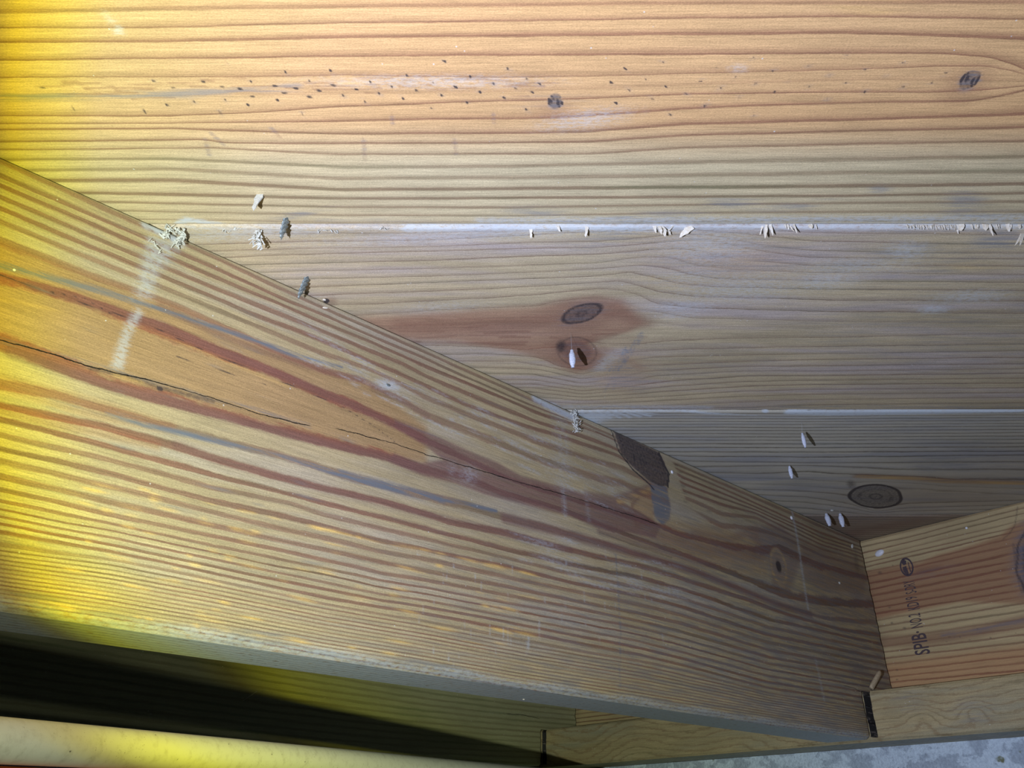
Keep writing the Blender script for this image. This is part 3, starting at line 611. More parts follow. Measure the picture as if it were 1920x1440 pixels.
def joist_common(F):
    F.put('dn', .0018 * (1 - sm(0, .003, F.V)) ** 2, 'add')
    k = 1 - np.clip((JH - F.V) / .0045, 0, 1); F.put('dn', .0034 * k ** 2, 'add')
    e = (F.U > S_END - .006) * (F.U - (S_END - .006)) / .006
    jag = np.interp(F.vs, np.linspace(0, JH, 60), rng.uniform(-.0016, .0006, 60) + np.linspace(-.0028, 0, 60))
    F.put('du', e * jag[None, :], 'add')
    e2 = np.clip(1 - abs(F.U - S_NOTCH) / .004, 0, 1) * (F.V > NOTCH_Z)
    jg2 = np.interp(F.vs, np.linspace(0, JH, 90), rng.uniform(-.0014, .0002, 90) - .0005)
    F.put('du', e2 * jg2[None, :], 'add')

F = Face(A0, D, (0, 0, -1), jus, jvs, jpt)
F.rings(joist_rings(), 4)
# heartwood, resin bands, stains
F.poly('ht', [(-60, 470), (0, 450), (200, 528), (333, 574), (420, 614), (560, 672), (690, 716), (800, 800), (800, 870), (640, 840), (400, 770), (200, 715), (60, 665), (-60, 640)], .85, 14)
F.poly('ht', [(-60, 690), (0, 700), (200, 752), (330, 795), (330, 815), (180, 790), (0, 735), (-60, 725)], .55, 8)
F.poly('ht', [(-60, 745), (0, 755), (104, 778), (300, 830), (300, 845), (104, 805), (0, 778), (-60, 770)], .6, 8)
F.stroke('rd', [(60, 535), (208, 580), (292, 607), (400, 653), (525, 702), (608, 738), (671, 763), (740, 797)], 17, .62, .5)
F.stroke('rd', [(20, 660), (135, 700), (208, 725), (312, 753), (400, 776), (525, 809), (608, 830), (712, 853), (800, 880)], 18, .62, .55)
F.stroke('rd', [(300, 575), (400, 622), (483, 655), (560, 682), (620, 700), (680, 712)], 12, .5, .7)
F.stroke('rd', [(330, 833), (400, 860), (504, 889), (608, 916), (712, 941), (800, 965), (946, 999), (1071, 1032)], 14, .5, .7)
F.poly('rd', [(740, 785), (817, 817), (890, 850), (933, 867), (977, 892), (1050, 912), (1112, 931), (1165, 940), (1200, 960), (1240, 985), (1230, 1010), (1180, 1000), (1123, 992), (1071, 969), (987, 948), (908, 927), (852, 906), (790, 892), (720, 862), (740, 850), (790, 868), (830, 862), (800, 838), (735, 800)], .85, 4)
F.stroke('rd', [(1180, 985), (1240, 1003), (1330, 1030), (1420, 1040), (1450, 1030)], 26, .5, .95); F.stroke('rd', [(1300, 1000), (1370, 1012), (1420, 990)], 14, .4, .95)
F.stroke('rd', [(700, 728), (754, 752), (800, 776)], 14, .4, .8)
F.stroke('rd', [(946, 972), (1020, 990), (1092, 1010), (1200, 1041), (1305, 1072), (1380, 1102), (1455, 1132), (1520, 1152)], 15, .75, .6)
F.stroke('rd', [(1123, 995), (1200, 1020), (1280, 1045), (1340, 1062)], 12, .55, .7)
F.stroke('dk', [(1123, 998), (1200, 1026), (1260, 1046)], 7, .35, .8); F.stroke('dk', [(1455, 1130), (1530, 1155)], 8, .25, .8)
# blue-grey weather streaks
F.stroke('gy', [(-60, 478), (0, 497), (100, 522), (200, 549), (280, 574)], 15, .9, .9); F.stroke('gy', [(285, 574), (330, 588), (400, 612), (480, 638), (550, 665), (640, 690)], 10, 1.0, .9); F.stroke('dk', [(285, 575), (330, 589), (400, 613), (470, 635)], 7, .28, .9)
F.stroke('gy', [(640, 690), (720, 712)], 16, .4, .8)
F.stroke('gy', [(100, 760), (180, 770), (270, 795)], 30, .32, .9); F.stroke('gy', [(200, 772), (270, 796), (400, 826), (483, 846), (587, 873), (671, 902), (754, 922), (830, 936), (930, 958)], 10, 1.0, .9); F.stroke('dk', [(240, 788), (400, 826), (483, 846), (587, 873), (671, 902), (754, 922)], 6, .26, .9)
F.stroke('gy', [(640, 888), (754, 918), (830, 938)], 18, .9, .9)
F.stroke('gy', [(0, 640), (100, 664), (200, 693), (330, 728), (450, 760), (580, 798)], 12, .5, .8)
F.stroke('dk', [(170, 690), (230, 703), (300, 727), (400, 752)], 13, .42, .9)
F.ell('dk', 300, 729, 4, 3.5, 0, .9, .5); F.stroke('yl', [(215, 703), (265, 716)], 7, .35, .9)
for x, y in ((90, 640 + 380), (30, 1016)): F.ell('gy', x, y, 30, 6, 12, .35, .9)
for x, y in ((420, 640), (440, 655), (475, 590), (80, 420), (470, 655)): F.ell('gy', x, y, 22, 6, 25, .35, .9)
# small yellow flecks of resin in the lower half
for i in range(150):
    x = rng.uniform(120, 1000); y = rng.uniform(900, 1230); y = max(y, 880 + (x - 100) * .22); y = min(y, 1150 + (x - 200) * .14)
    F.ell('yl', x, y, rng.uniform(6, 26), rng.uniform(1.5, 3.5), 13, rng.uniform(.25, .75), .8)
# knots
F.poly('dk', [(1150, 806), (1236, 848), (1246, 866), (1252, 890), (1252, 912), (1238, 913), (1218, 903), (1186, 876), (1164, 850)], .47, 2.5)
F.poly('gy', [(1150, 806), (1236, 848), (1246, 866), (1252, 890), (1252, 912), (1238, 913), (1218, 903), (1186, 876), (1164, 850)], .35, 2.5)
F.poly('rd', [(1150, 806), (1236, 848), (1246, 866), (1252, 890), (1252, 912), (1238, 913), (1218, 903), (1186, 876), (1164, 850)], .6, 2.5)
for k in range(16):
    x = 1160 + k * 5.6; F.stroke('dk', [(x, 812 + (x - 1150) * .45), (x + 12, 840 + (x - 1150) * .5), (x + 16, 890)], 2.2, rng.uniform(.5, .62) * (x < 1236), .9)
F.poly('g', [(1150, 806), (1236, 848), (1246, 866), (1252, 890), (1252, 912), (1238, 913), (1218, 903), (1186, 876), (1164, 850)], .8, 3, 'cut')
F.stroke('dk', [(1146, 806), (1160, 846), (1186, 880), (1218, 908), (1226, 918)], 4, .6, .6); F.stroke('dk', [(1236, 850), (1243, 868), (1254, 888), (1252, 912)], 5, .8, .6)
F.poly('gy', [(1218, 905), (1250, 912), (1258, 950), (1256, 975), (1242, 986), (1228, 970), (1220, 930)], .85, 3)
F.poly('rd', [(1218, 905), (1250, 912), (1258, 950), (1256, 975), (1242, 986), (1228, 970), (1220, 930)], .35, 3)
F.stroke('rd', [(1225, 962), (1252, 958)], 6, .6, .8)
F.stroke('rd', [(1100, 930), (1150, 938), (1180, 930), (1222, 915)], 16, .75, .7); F.stroke('yl', [(1160, 940), (1190, 930), (1220, 918)], 10, .3, .8); F.stroke('rd', [(1205, 925), (1186, 945), (1182, 970)], 6, .6, .8)
F.poly('ht', [(1180, 935), (1222, 915), (1228, 985), (1190, 990)], .7, 6)
F.poly('ht', [(1250, 975), (1340, 985), (1420, 1000), (1440, 1040), (1440, 1080), (1380, 1075), (1280, 1035), (1200, 1005)], .45, 10)
F.poly('g', [(1240, 850), (1262, 866), (1290, 950), (1330, 978), (1290, 985), (1258, 970), (1250, 900)], .9, 3, 'cut')
for x, y in ((1268, 872), (1275, 885), (1280, 898), (1281, 911), (1284, 924), (1286, 941), (1330, 959)): F.ell('dk', x, y, 9, 4, 20, .36, .9)
F.poly('rd', [(1395, 1000), (1430, 985), (1465, 985), (1495, 1015), (1500, 1060), (1480, 1110), (1450, 1100), (1440, 1050), (1430, 1030)], .5, 8)
F.poly('gy', [(1395, 1000), (1430, 985), (1465, 985), (1500, 1030), (1520, 1110), (1460, 1110), (1440, 1050)], .45, 8)
F.poly('rd', [(1500, 1015), (1540, 1025), (1600, 1050), (1625, 1075), (1620, 1115), (1540, 1108), (1505, 1085)], .5, 10)
r = F.ell('', 1460, 1062, 14, 36, -12, 0, ret=True); k = 1 - sm(.95, 1.1, r)
F.f['g'] *= 1 - k; F.put('yl', .35 * np.exp(-((r - .93) / .12) ** 2)); F.put('dk', .34 * (1 - sm(.25, .8, r)) + .55 * (1 - sm(.1, .38, r)))
F.ell('gy', 1462, 1095, 20, 22, 0, .5, .8); F.stroke('dk', [(1445, 1030), (1438, 1060), (1448, 1095), (1462, 1110)], 5, .3, .9)
F.ell('dk', 1606, 1055, 7, 34, -8, .35, .9); F.stroke('dk', [(1590, 1020), (1606, 1050), (1612, 1085)], 5, .3, .9)
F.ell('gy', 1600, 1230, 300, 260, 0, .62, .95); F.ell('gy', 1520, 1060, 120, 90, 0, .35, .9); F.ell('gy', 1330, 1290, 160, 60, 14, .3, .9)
F.ell('rd', 1590, 1140, 60, 20, 0, .25, .9)
# pale smears, chalk and saw marks, pencil lines
F.poly('wh', [(255, 575), (270, 585), (246, 630), (238, 672), (232, 695), (206, 690), (218, 650), (235, 605)], .52, 7)
F.poly('wh', [(275, 440), (345, 455), (300, 510), (285, 560), (250, 560), (262, 505)], .48, 12)
F.ell('wh', 300, 430, 26, 10, 25, .9, .8); F.stroke('wh', [(275, 420), (310, 432), (335, 455)], 18, .8, .8)
F.stroke('wh', [(1485, 958), (1496, 1015), (1510, 1110), (1515, 1140)], 7, .50, .9); F.stroke('wh', [(1530, 1240), (1545, 1310)], 9, .30, .9)
F.stroke('wh', [(1054, 905), (1060, 965)], 12, .32, .9); F.stroke('wh', [(1098, 915), (1104, 975)], 10, .22, .9); F.ell('wh', 880, 890, 16, 16, 0, .32, .9); F.ell('wh', 848, 880, 8, 14, 0, .2, .9)
F.stroke('wh', [(1003, 746), (1030, 762), (1060, 776), (1078, 784)], 14, .8, .8)
F.stroke('wh', [(1050, 790), (1056, 850), (1054, 900)], 40, .24, .9)
F.ell('wh', 728, 722, 22, 9, 10, .7, .9)
for i in range(110):
    x = rng.uniform(560, 1180); y = 560 + (x - 560) * .47 + rng.uniform(40, 120)
    if y < 1000: F.ell('wh', x, y, rng.uniform(8, 28), rng.uniform(1.6, 3.2), 25, rng.uniform(.2, .42), .9)
for i in range(46):
    x = rng.uniform(980, 1280); y = 990 + (x - 980) * .24 + rng.uniform(0, 75)
    F.ell('wh', x, y, rng.uniform(10, 30), rng.uniform(1.6, 3.6), 15, rng.uniform(.25, .45), .9)
for i in range(70):      # thin vertical saw scratches
    x = rng.uniform(780, 1260); y = rng.uniform(1020, 1230); F.stroke('wh', [(x, y), (x + 1, y + rng.uniform(10, 40))], 1.6, rng.uniform(.2, .45), .8)
F.stroke('gy', [(1154, 1040), (1160, 1100), (1163, 1180), (1162, 1290)], 8, .7, .8); F.stroke('dk', [(1154, 1040), (1160, 1100), (1164, 1160), (1163, 1250)], 5, .30, .9)
F.stroke('dk', [(1143, 1045), (1141, 1130), (1146, 1200)], 4, .18, .9); F.stroke('gy', [(1242, 1070), (1275, 1080)], 10, .6, .9)
for x in range(1165, 1300, 14): F.ell('gy', x, 1265 + (x - 1165) * .3, 6, 22, 0, .28, .9)
for i in range(90):      # olive mould smudges along the rings
    x = rng.uniform(60, 1560); y = 300 + x * .44 + rng.uniform(10, 700 - x * .32)
    F.ell('gy', x, y, rng.uniform(12, 40), rng.uniform(2.5, 6), 25 - 13 * min(1, max(0, (y - 300 - x * .44) / 500)), rng.uniform(.2, .5), .9)
# upper arris and lower arris
F.put('wh', .35 * (1 - sm(.0008, .0028, F.V))); F.put('gy', .55 * (1 - sm(.003, .009, JH - F.V + .002 * np.sin(F.U * 70)))); F.put('wh', .38 * (1 - sm(.002, .0055, JH - F.V + .0008 * np.sin(F.U * 90))))
# drying checks and the split at the notch
F.cracks([[(-40, 628), (0, 637), (77, 657), (177, 689), (260, 708), (333, 727), (400, 747), (483, 775), (546, 791), (585, 799)],
          [(629, 803), (680, 816), (742, 833), (800, 852), (894, 880), (987, 908), (1071, 931), (1154, 958), (1200, 971), (1235, 984)], [(1582, 1285), (1600, 1290), (1614, 1297)]])
for pts in ([(330, 668), (400, 690), (500, 722)], [(85, 545), (160, 560), (210, 590)], [(0, 515), (120, 558), (270, 605), (400, 665), (520, 712), (640, 762), (700, 798), (745, 832)]):
    F.stroke('dk', pts, 1.8, .55, .8)
F.stroke('yl', [(0, 560), (200, 600), (330, 640), (400, 668), (540, 725)], 6, .15, .9)
joist_common(F)
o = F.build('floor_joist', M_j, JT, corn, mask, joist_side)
JOIST_M = o.matrix_world.copy()
tag(o, 'big joist crossing the picture diagonally, reddish grain bands and a long drying crack', 'joist', 'joists notched over the ledger')

# the next joist along, beyond this one
SP = .3875
A1 = A0 - NJ * SP
jus2 = axis([(-.40, .02), (.10, .003), (S_NOTCH, .002), S_END]); iN2 = int(np.argmin(abs(jus2 - S_NOTCH))); jus2[iN2] = S_NOTCH
jvs2 = axis([(.0006, .001), (.004, .002), (NOTCH_Z, .002), (JH - .004, .001), JH]); jN2 = int(np.argmin(abs(jvs2 - NOTCH_Z)))
mask2 = np.ones((len(jus2) - 1, len(jvs2) - 1), bool); mask2[iN2:, jN2:] = False
corn2 = [(0, 0), (len(jus2) - 1, 0), (len(jus2) - 1, jN2), (iN2, jN2), (iN2, len(jvs2) - 1), (0, len(jvs2) - 1)]
F = Face(A1, D, (0, 0, -1), jus2, jvs2, lambda px, py: onplane(px, py, A1, NJ))
F.f['ph'] = F.V / .0058 + 1.2 * np.sin(F.U * 5 + F.V * 14); F.f['w'][:] = .28; F.f['g'][:] = .9; 
F.stroke('wh', [(905, 1337), (1060, 1342), (1090, 1345)], 8, .1, .9)
F.cracks([[(950, 1338), (985, 1341), (1012, 1348)]])
iN_s = iN; iN = iN2; joist_common(F)
o = F.build('floor_joist', M_j2, JT, corn2, mask2, joist_side); iN = iN_s
tag(o, 'shadowed joist in the next bay, below the big diagonal joist, half lost in the dark', 'joist', 'joists notched over the ledger')

# ------------------------------------------------------------------ rim board with the grade stamp
PR = A0 + D * S_RIM
rpt = lambda px, py: onplane(px, py, PR, D)
RZ = NOTCH_Z - .0032
F = Face(PR, NJ, (0, 0, -1), axis([(-.75, .01), (-.01, .0013), (.22, .01), .5]), axis([(.0005, .001), (.003, .0012), (RZ - .003, .001), RZ]), rpt)
F.rings([Lp(0, .2, .6, (1620, 1016), (1920, 942)), Lp(1, .2, .75, (1622, 1024), (1700, 1008), (1920, 952)), Lp(2, .16, .7, (1625, 1036), (1920, 962)), Lp(3, .16, .75, (1627, 1046), (1920, 975)),
         Lp(4, .2, .8, (1628, 1054), (1920, 985)), Lp(5, .2, .85, (1629, 1062), (1920, 993)), Lp(6, .2, .9, (1630, 1071), (1725, 1053), (1920, 1003)),
         Lp(7, .2, .9, (1632, 1081), (1920, 1018)), Lp(8, .25, .95, (1635, 1093), (1920, 1034)), Lp(9, .2, .9, (1637, 1104), (1920, 1048)), Lp(10, .25, .9, (1640, 1116), (1920, 1062)),
         Lp(11, .22, .9, (1643, 1128), (1920, 1077)), Lp(12, .2, .9, (1645, 1139), (1920, 1092)), Lp(13, .2, .9, (1647, 1150), (1920, 1106)), Lp(14, .2, .8, (1650, 1162), (1920, 1118)),
         Lp(15, .2, .85, (1653, 1174), (1920, 1131)), Lp(16, .2, .8, (1655, 1186), (1920, 1145)), Lp(17, .2, .6, (1658, 1199), (1920, 1160)), Lp(18, .2, .7, (1661, 1211), (1920, 1176)),
         Lp(19, .2, .8, (1664, 1222), (1920, 1190)), Lp(20, .2, .8, (1667, 1233), (1920, 1204)), Lp(21, .2, .85, (1670, 1245), (1920, 1217)), Lp(22, .2, .85, (1673, 1257), (1920, 1230)),
         Lp(23, .2, .8, (1676, 1268), (1920, 1243)), Lp(24, .2, .8, (1678, 1279), (1920, 1256))], 3)
RED = [(1600, 1076), (1627, 1071), (1680, 1062), (1725, 1055), (1760, 1040), (1800, 1030), (1825, 1022), (1875, 1005), (1900, 985), (1960, 960), (1990, 1120), (1920, 1132), (1800, 1128), (1700, 1148), (1647, 1160), (1600, 1162)]
F.poly('rd', RED, .55, 4); F.poly('ht', RED, .6, 5)
F.ell('rd', 1740, 1068, 50, 10, -10, .8, .8); F.ell('gy', 1745, 1072, 50, 14, -8, .35, .9)
F.stroke('rd', [(1600, 1208), (1657, 1203), (1725, 1200), (1800, 1190), (1860, 1178), (1990, 1150)], 22, .62, .6); F.stroke('gy', [(1770, 1192), (1850, 1178), (1990, 1150)], 12, .6, .8)
F.stroke('dk', [(1800, 1190), (1860, 1178), (1990, 1148)], 8, .2, .9)
F.poly('ht', [(1600, 1245), (1680, 1240), (1990, 1200), (1990, 1290), (1600, 1300)], .75, 14)
F.ell('dk', 1965, 1040, 62, 88, 12, .36, .35)
r = F.ell('', 1965, 1040, 62, 88, 12, 0, ret=True); F.put('dk', .5 * np.exp(-((r - .97 + .03 * np.sin(F.V * 300)) / .07) ** 2)); F.put('dk', .44 * np.exp(-((r - .75) / .06) ** 2)); F.ell('gy', 1965, 1040, 72, 94, 12, .9, .3); F.ell('g', 1965, 1040, 76, 98, 12, .9, .4, 'cut')
F.stroke('dk', [(1908, 950), (1903, 985), (1893, 1000), (1880, 1012)], 5, .4, .9); F.stroke('dk', [(1900, 1020), (1906, 1070), (1916, 1110)], 8, .35, .8)
for x, y, s_ in ((1650, 1074, 6), (1668, 1139, 4), (1672, 1168, 4), (1696, 1178, 5), (1674, 1060, 3), (1682, 1256, 4), (1682, 1274, 4), (1780, 1194, 3), (1800, 1195, 3), (1833, 1179, 3), (1857, 1196, 4), (1905, 1187, 3), (1818, 1200, 3), (1775, 1203, 3)):
    F.ell('dk', x, y, s_, s_ * .7, 10, .42, .8)
F.put('dn', .001 * (1 - sm(0, .002, F.V)), 'add')
rim = F.build('rim_board', M_rim, JT)
tag(rim, 'red and yellow rim board closing the bay, with a black grade stamp', 'board')

def font_obj(name, txt, size, px, py, parent, sx=.62, bold=.0, sh=0.0):
    """flat ink lettering on the rim board, reading upwards"""
    c = bpy.data.curves.new(name, 'FONT'); c.body = txt; c.size = size; c.offset = bold; c.resolution_u = 3
    c.align_x = 'LEFT'; t = bpy.data.objects.new(name + '_t', c); COL.objects.link(t)
    dg = bpy.context.evaluated_depsgraph_get(); dg.update()
    me = bpy.data.meshes.new_from_object(t.evaluated_get(dg)); bpy.data.objects.remove(t)
    me.name = name; me.materials.clear(); me.materials.append(M_ink)
    p = rpt(px, py) - D * .00012
    X = np.array([0, 0, 1.0]); X = X * 1.0; Y = -NJ          # reading direction up, letter tops towards the joist
    Zl = np.cross(X, Y)
    M = Matrix.Identity(4)
    for i in range(3): M[i][0] = X[i] * sx + Y[i] * sh; M[i][1] = Y[i]; M[i][2] = Zl[i] ; M[i][3] = p[i]
    M[2][3] += Z0
    o = bpy.data.objects.new(name, me); COL.objects.link(o); o.matrix_world = M
    o.parent = parent; o.matrix_parent_inverse = parent.matrix_world.inverted()
    return o
SPX = dict(sx=.74)
tag(font_obj('grade_lettering', 'SPIB\u00b7', .0185, 1744, 1226, rim, .56, .00028), 'bold black letters SPIB')
tag(font_obj('grade_lettering', 'NO.2', .0155, 1731, 1176, rim, .36, .00005), 'fainter stamped NO.2')
tag(font_obj('grade_lettering', 'KD19', .0155, 1725, 1142, rim, .33, .0001), 'smudged stamped KD19')
tag(font_obj('grade_lettering', 'S-DRY', .0145, 1719, 1111, rim, .30, .0001), 'smudged stamped S-DRY')
def ring_flat(name, cx, cy, rx, ry, th, parent, mat):
    o = rpt(cx, cy) - D * .00012; vs, fs = [], []; n = 28
    for i in range(n):
        a = 2 * math.pi * i / n
        for r in (1, 1 - th):
            vs.append(o + NJ * (rx * r * math.cos(a)) + ZU * (ry * r * math.sin(a) + (0)) - NJ * 0)
    for i in range(n):
        j = (i + 1) % n; fs.append((2 * i, 2 * i + 1, 2 * j + 1, 2 * j))
    # the mark inside: a tree-like blot
    k = len(vs)
    for a, b_ in ((-.62, .5), (-.2, .86), (.15, .62), (.05, .30), (-.35, .22)): vs.append(o + NJ * rx * a + ZU * ry * b_)
    fs.append(tuple(range(k, k + 5)))
    k = len(vs)
    for a, b_ in ((-.62, .05), (-.05, .12), (.12, -.86), (-.25, -.8), (-.6, -.45)): vs.append(o + NJ * rx * a + ZU * ry * b_)
    fs.append(tuple(range(k, k + 5)))
    k = len(vs)
    for a, b_ in ((.30, .55), (.40, .5), (.50, -.6), (.34, -.6)): vs.append(o + NJ * rx * a + ZU * ry * b_)
    fs.append(tuple(range(k, k + 4)))
    vs = [Vector(v) + Vector((0, 0, Z0)) for v in vs]
    ob = obj_from(name, vs, fs, mat); ob.parent = parent; ob.matrix_parent_inverse = parent.matrix_world.inverted(); return ob
ring_flat('stamp_emblem', 1700, 1063, .0062, .0088, .22, rim, M_ink)

# ------------------------------------------------------------------ ledger and concrete wall
PL = A0 + D * (S_NOTCH + .0035)
LZ0, LZ1 = NOTCH_Z + .0004, .1858
F = Face(PL - ZU * LZ0, NJ, (0, 0, -1), axis([(-.75, .01), (-.392, .0004), (-.380, .002), (-.004, .0004), (.008, .002), (.20, .01), .5]), axis([(0, .0006), (.003, .0012), (LZ1 - LZ0 - .003, .0006), LZ1 - LZ0]), lambda px, py: onplane(px, py, PL, D))
F.f['ph'] = F.V / .0075 + 1.4 * np.sin(F.U * 22) * (F.V / .04) + .8 * np.sin(F.U * 47 + 1); F.f['w'][:] = .2; F.f['g'][:] = .75
F.ell('gy', 1825, 1335, 38, 26, 0, .45, .9); F.ell('dk', 1828, 1332, 18, 12, 10, .22, .9); F.ell('gy', 1700, 1310, 30, 30, 0, .35, .9)
F.f['ph'] += 2.2 * np.exp(-F.ell('', 1828, 1332, 30, 20, 10, 0, ret=True) ** 2)
F.f['ph'] += 1.6 * np.exp(-F.ell('', 1730, 1345, 30, 24, 10, 0, ret=True) ** 2)
F.put('dn', .0016 * (1 - sm(0, .003, F.V)) ** 2, 'add'); F.put('dn', .002 * (1 - sm(0, .0035, LZ1 - LZ0 - F.V)) ** 2, 'add')
for c0 in (.0018, -SP + .0018):       # added grooves, coloured near-black, standing in for the joists' shadow on the ledger
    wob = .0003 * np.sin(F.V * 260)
    F.put('dn', .034 * (abs(F.U - c0 - wob) < .0026) * (F.V < LZ1 - LZ0 - .004), 'add'); F.put('dk', 1.0 * (abs(F.U - c0 - wob) < .0031) * (F.V < LZ1 - LZ0 - .004)); shade_slit = (abs(F.U - c0 - wob) < .0031) * (F.V < LZ1 - LZ0 - .004); F.put('cm', 1.0 * shade_slit); F.f['cd'] = np.where(shade_slit, -.0001, F.f['cd'])
def led_side(base, Nn, L, loop, nu, nv):
    for k, (i, j) in enumerate(loop):
        if j == nv - 1:
            a, c = Nn + k, Nn + L + k; base['ph'][c] = base['ph'][a] + 7
            for q in (a, c): base['gy'][q] = .35; base['wh'][q] = .30
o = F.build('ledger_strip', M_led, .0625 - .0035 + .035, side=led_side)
tag(o, 'tan timber ledger strip lying on the concrete, under the notched joist ends', 'ledger')

S_W = S_NOTCH + .050
def conc_mat():
    mat = bpy.data.materials.new('rough_concrete'); b = NB(mat); co = b.n('ShaderNodeTexCoord').outputs['Object']
    n1 = b.noise(b.map(co, (38, 38, 55)), 1, 5, .62); n2 = b.noise(co, 420, 4, .65); n3 = b.noise(co, 1500, 2, .6)
    c = b.mix(b.sstep(.47, .53, n1), (.74, .88, .98), (.42, .50, .58))
    c = b.mix(b.sstep(.35, .75, n2), c, (.56, .67, .76)); c = b.mix(b.sstep(.70, .78, n2), c, (.13, .15, .15))
    n4 = b.noise(b.map(co, (60, 60, 60), (4, 4, 4)), 1, 3, .6); c = b.mix(b.sstep(.68, .74, n4), c, (.22, .24, .14))
    b.out(c, .85, .15, b.m('ADD', b.m('MULTIPLY', n1, 1.5), n2), .002, .8); return mat
M_conc = conc_mat()
Wo = A0 + D * S_W - ZU * (LZ1 + .0003)
nx, nz = 220, 50
vs, fs = [], []
xs = np.linspace(-.75, .5, nx); zs = np.linspace(0, .30, nz)
for x in xs:
    for z in zs:
        vs.append(Wo + NJ * x - ZU * z - D * (rng.uniform(0, .0006) + .0015 * math.sin(x * 60) * math.sin(z * 55)) * (z > .001))
for i in range(nx - 1):
    for j in range(nz - 1): fs.append((i * nz + j, i * nz + j + 1, (i + 1) * nz + j + 1, (i + 1) * nz + j))
k = len(vs)
for x, z in ((-.75, 0), (.5, 0), (.5, .30), (-.75, .30)): vs.append(Wo + NJ * x - ZU * z + D * .10)
fs += [(0, (nx - 1) * nz, k + 1, k), ((nx - 1) * nz, nx * nz - 1, k + 2, k + 1), (nx * nz - 1, nz - 1, k + 3, k + 2), (nz - 1, 0, k, k + 3), (k, k + 1, k + 2, k + 3)]
vs = [Vector(v) + Vector((0, 0, Z0)) for v in vs]
o = obj_from('wall_back', vs, fs, M_conc, True); tag(o, 'bluish rough concrete foundation wall under the ledger', None, None, 'structure')

# ------------------------------------------------------------------ pipes in front
def tube(name, a, b, r, mat, nseg=48, nl=40, parent=None, cap=True):
    a, b = Vector(a), Vector(b); ax = (b - a); Ln = ax.length; ax.normalize(); u = ax.orthogonal().normalized(); v = ax.cross(u)
    vs, fs = [], []
    for i in range(nl + 1):
        c = a + ax * (Ln * i / nl)
        for k in range(nseg):
            t = 2 * math.pi * k / nseg; vs.append(c + u * (r * math.cos(t)) + v * (r * math.sin(t)))
    for i in range(nl):
        for k in range(nseg):
            k2 = (k + 1) % nseg; fs.append((i * nseg + k, (i + 1) * nseg + k, (i + 1) * nseg + k2, i * nseg + k2))
    fs.append(tuple(range(nseg))[::1]); fs.append(tuple(nl * nseg + k for k in range(nseg))[::-1])
    vs = [v_ + Vector((0, 0, Z0)) for v_ in vs]
    return obj_from(name, vs, fs, mat, True, parent=parent)
def pipe_mat():
    mat = bpy.data.materials.new('cream_plastic'); b = NB(mat); co = b.n('ShaderNodeTexCoord').outputs['Object']
    n1 = b.noise(co, 260, 5, .65); n2 = b.noise(co, 1500, 3, .7); n3 = b.noise(co, 60, 3, .6)
    c = b.mix(b.sstep(.45, .75, n1), (.76, .76, .64), (.62, .61, .50))
    c = b.mix(b.m('MULTIPLY', b.sstep(.62, .72, n2), b.sstep(.45, .6, n3)), c, (.25, .22, .15))
    vo = b.n('ShaderNodeTexVoronoi'); b.val(b.map(co, (260, 260, 260)), vo.inputs['Vector']); vo.inputs['Scale'].default_value = 1
    c = b.mix(b.m('MULTIPLY', b.sstep(.12, .06, vo.outputs['Distance']), b.sstep(.52, .6, n1)), c, (.06, .05, .04))
    b.out(c, .42, .4, n2, .0001, .3); return mat
nC = np.cross(ray(0, 1343), ray(1000, 1438)); nC /= np.linalg.norm(nC); nC = nC if nC[2] < 0 else -nC
p0 = np.array([-.2233, .0881, .0255]); pd = np.array([.36989, .92848, .03315]); RP = .0065
pa = p0 + nC * RP
end = ((A0 @ D + S_W) - pa @ D) / (pd @ D) - .06
pipe = tube('cream_pipe', pa - pd * .12, pa + pd * end, RP, pipe_mat())
tag(pipe, 'cream plastic pipe running out of the lower left corner, speckled with dirt', 'pipe')
M_or = plain('orange_plastic', (.80, .14, .04), .45, .4, .2, 300)
RO = .0065
oa = pa + nC * (RP + RO + .0004) + ray(60, 1435) / np.linalg.norm(ray(60, 1435)) * .006
ora = tube('orange_pipe', oa - pd * .12, oa + pd * .66, RO, M_or)
tag(ora, 'orange pipe just showing under the cream pipe at the very corner', 'pipe')

# ------------------------------------------------------------------ things that stick out of the boards
def V3(p): return Vector((p[0], p[1], p[2] + Z0))
def tip(px, py, dz): return onz(px, py, HD - dz)
def grow(name, a, b, prof, mat, nth=14, flat=1.0, rough=0.0, bend=0.0, seed=0, extra=None):
    """a tapering body from a to b; prof = [(t, radius)]"""
    r_ = random.Random(seed); a, b = V3(a), V3(b); ax = b - a; Ln = ax.length; ax.normalize()
    u = ax.orthogonal().normalized() if abs(ax.z) < .9 else Vector((1, 0, 0)); u = (u - ax * u.dot(ax)).normalized(); v = ax.cross(u)
    vs, fs = [], []
    for i, (t, rad) in enumerate(prof):
        c = a + ax * (Ln * t) + v * (bend * math.sin(t * math.pi))
        for k in range(nth):
            th = 2 * math.pi * k / nth
            rr = rad * (1 + rough * r_.uniform(-1, 1)) * (extra(t, th) if extra else 1)
            vs.append(c + u * (rr * math.cos(th)) + v * (rr * flat * math.sin(th)))
    n = len(prof)
    for i in range(n - 1):
        for k in range(nth):
            k2 = (k + 1) % nth; fs.append((i * nth + k, (i + 1) * nth + k, (i + 1) * nth + k2, i * nth + k2))
    fs.append(tuple(range(nth))); fs.append(tuple((n - 1) * nth + k for k in range(nth))[::-1])
    return obj_from(name, vs, fs, mat, rough < .15)
def vertical(bx, by, tx, ty):
    P = onz(bx, by, HD); r = ray(tx, ty); t = (P[:2] @ r[:2]) / (r[:2] @ r[:2]); return P, r * t

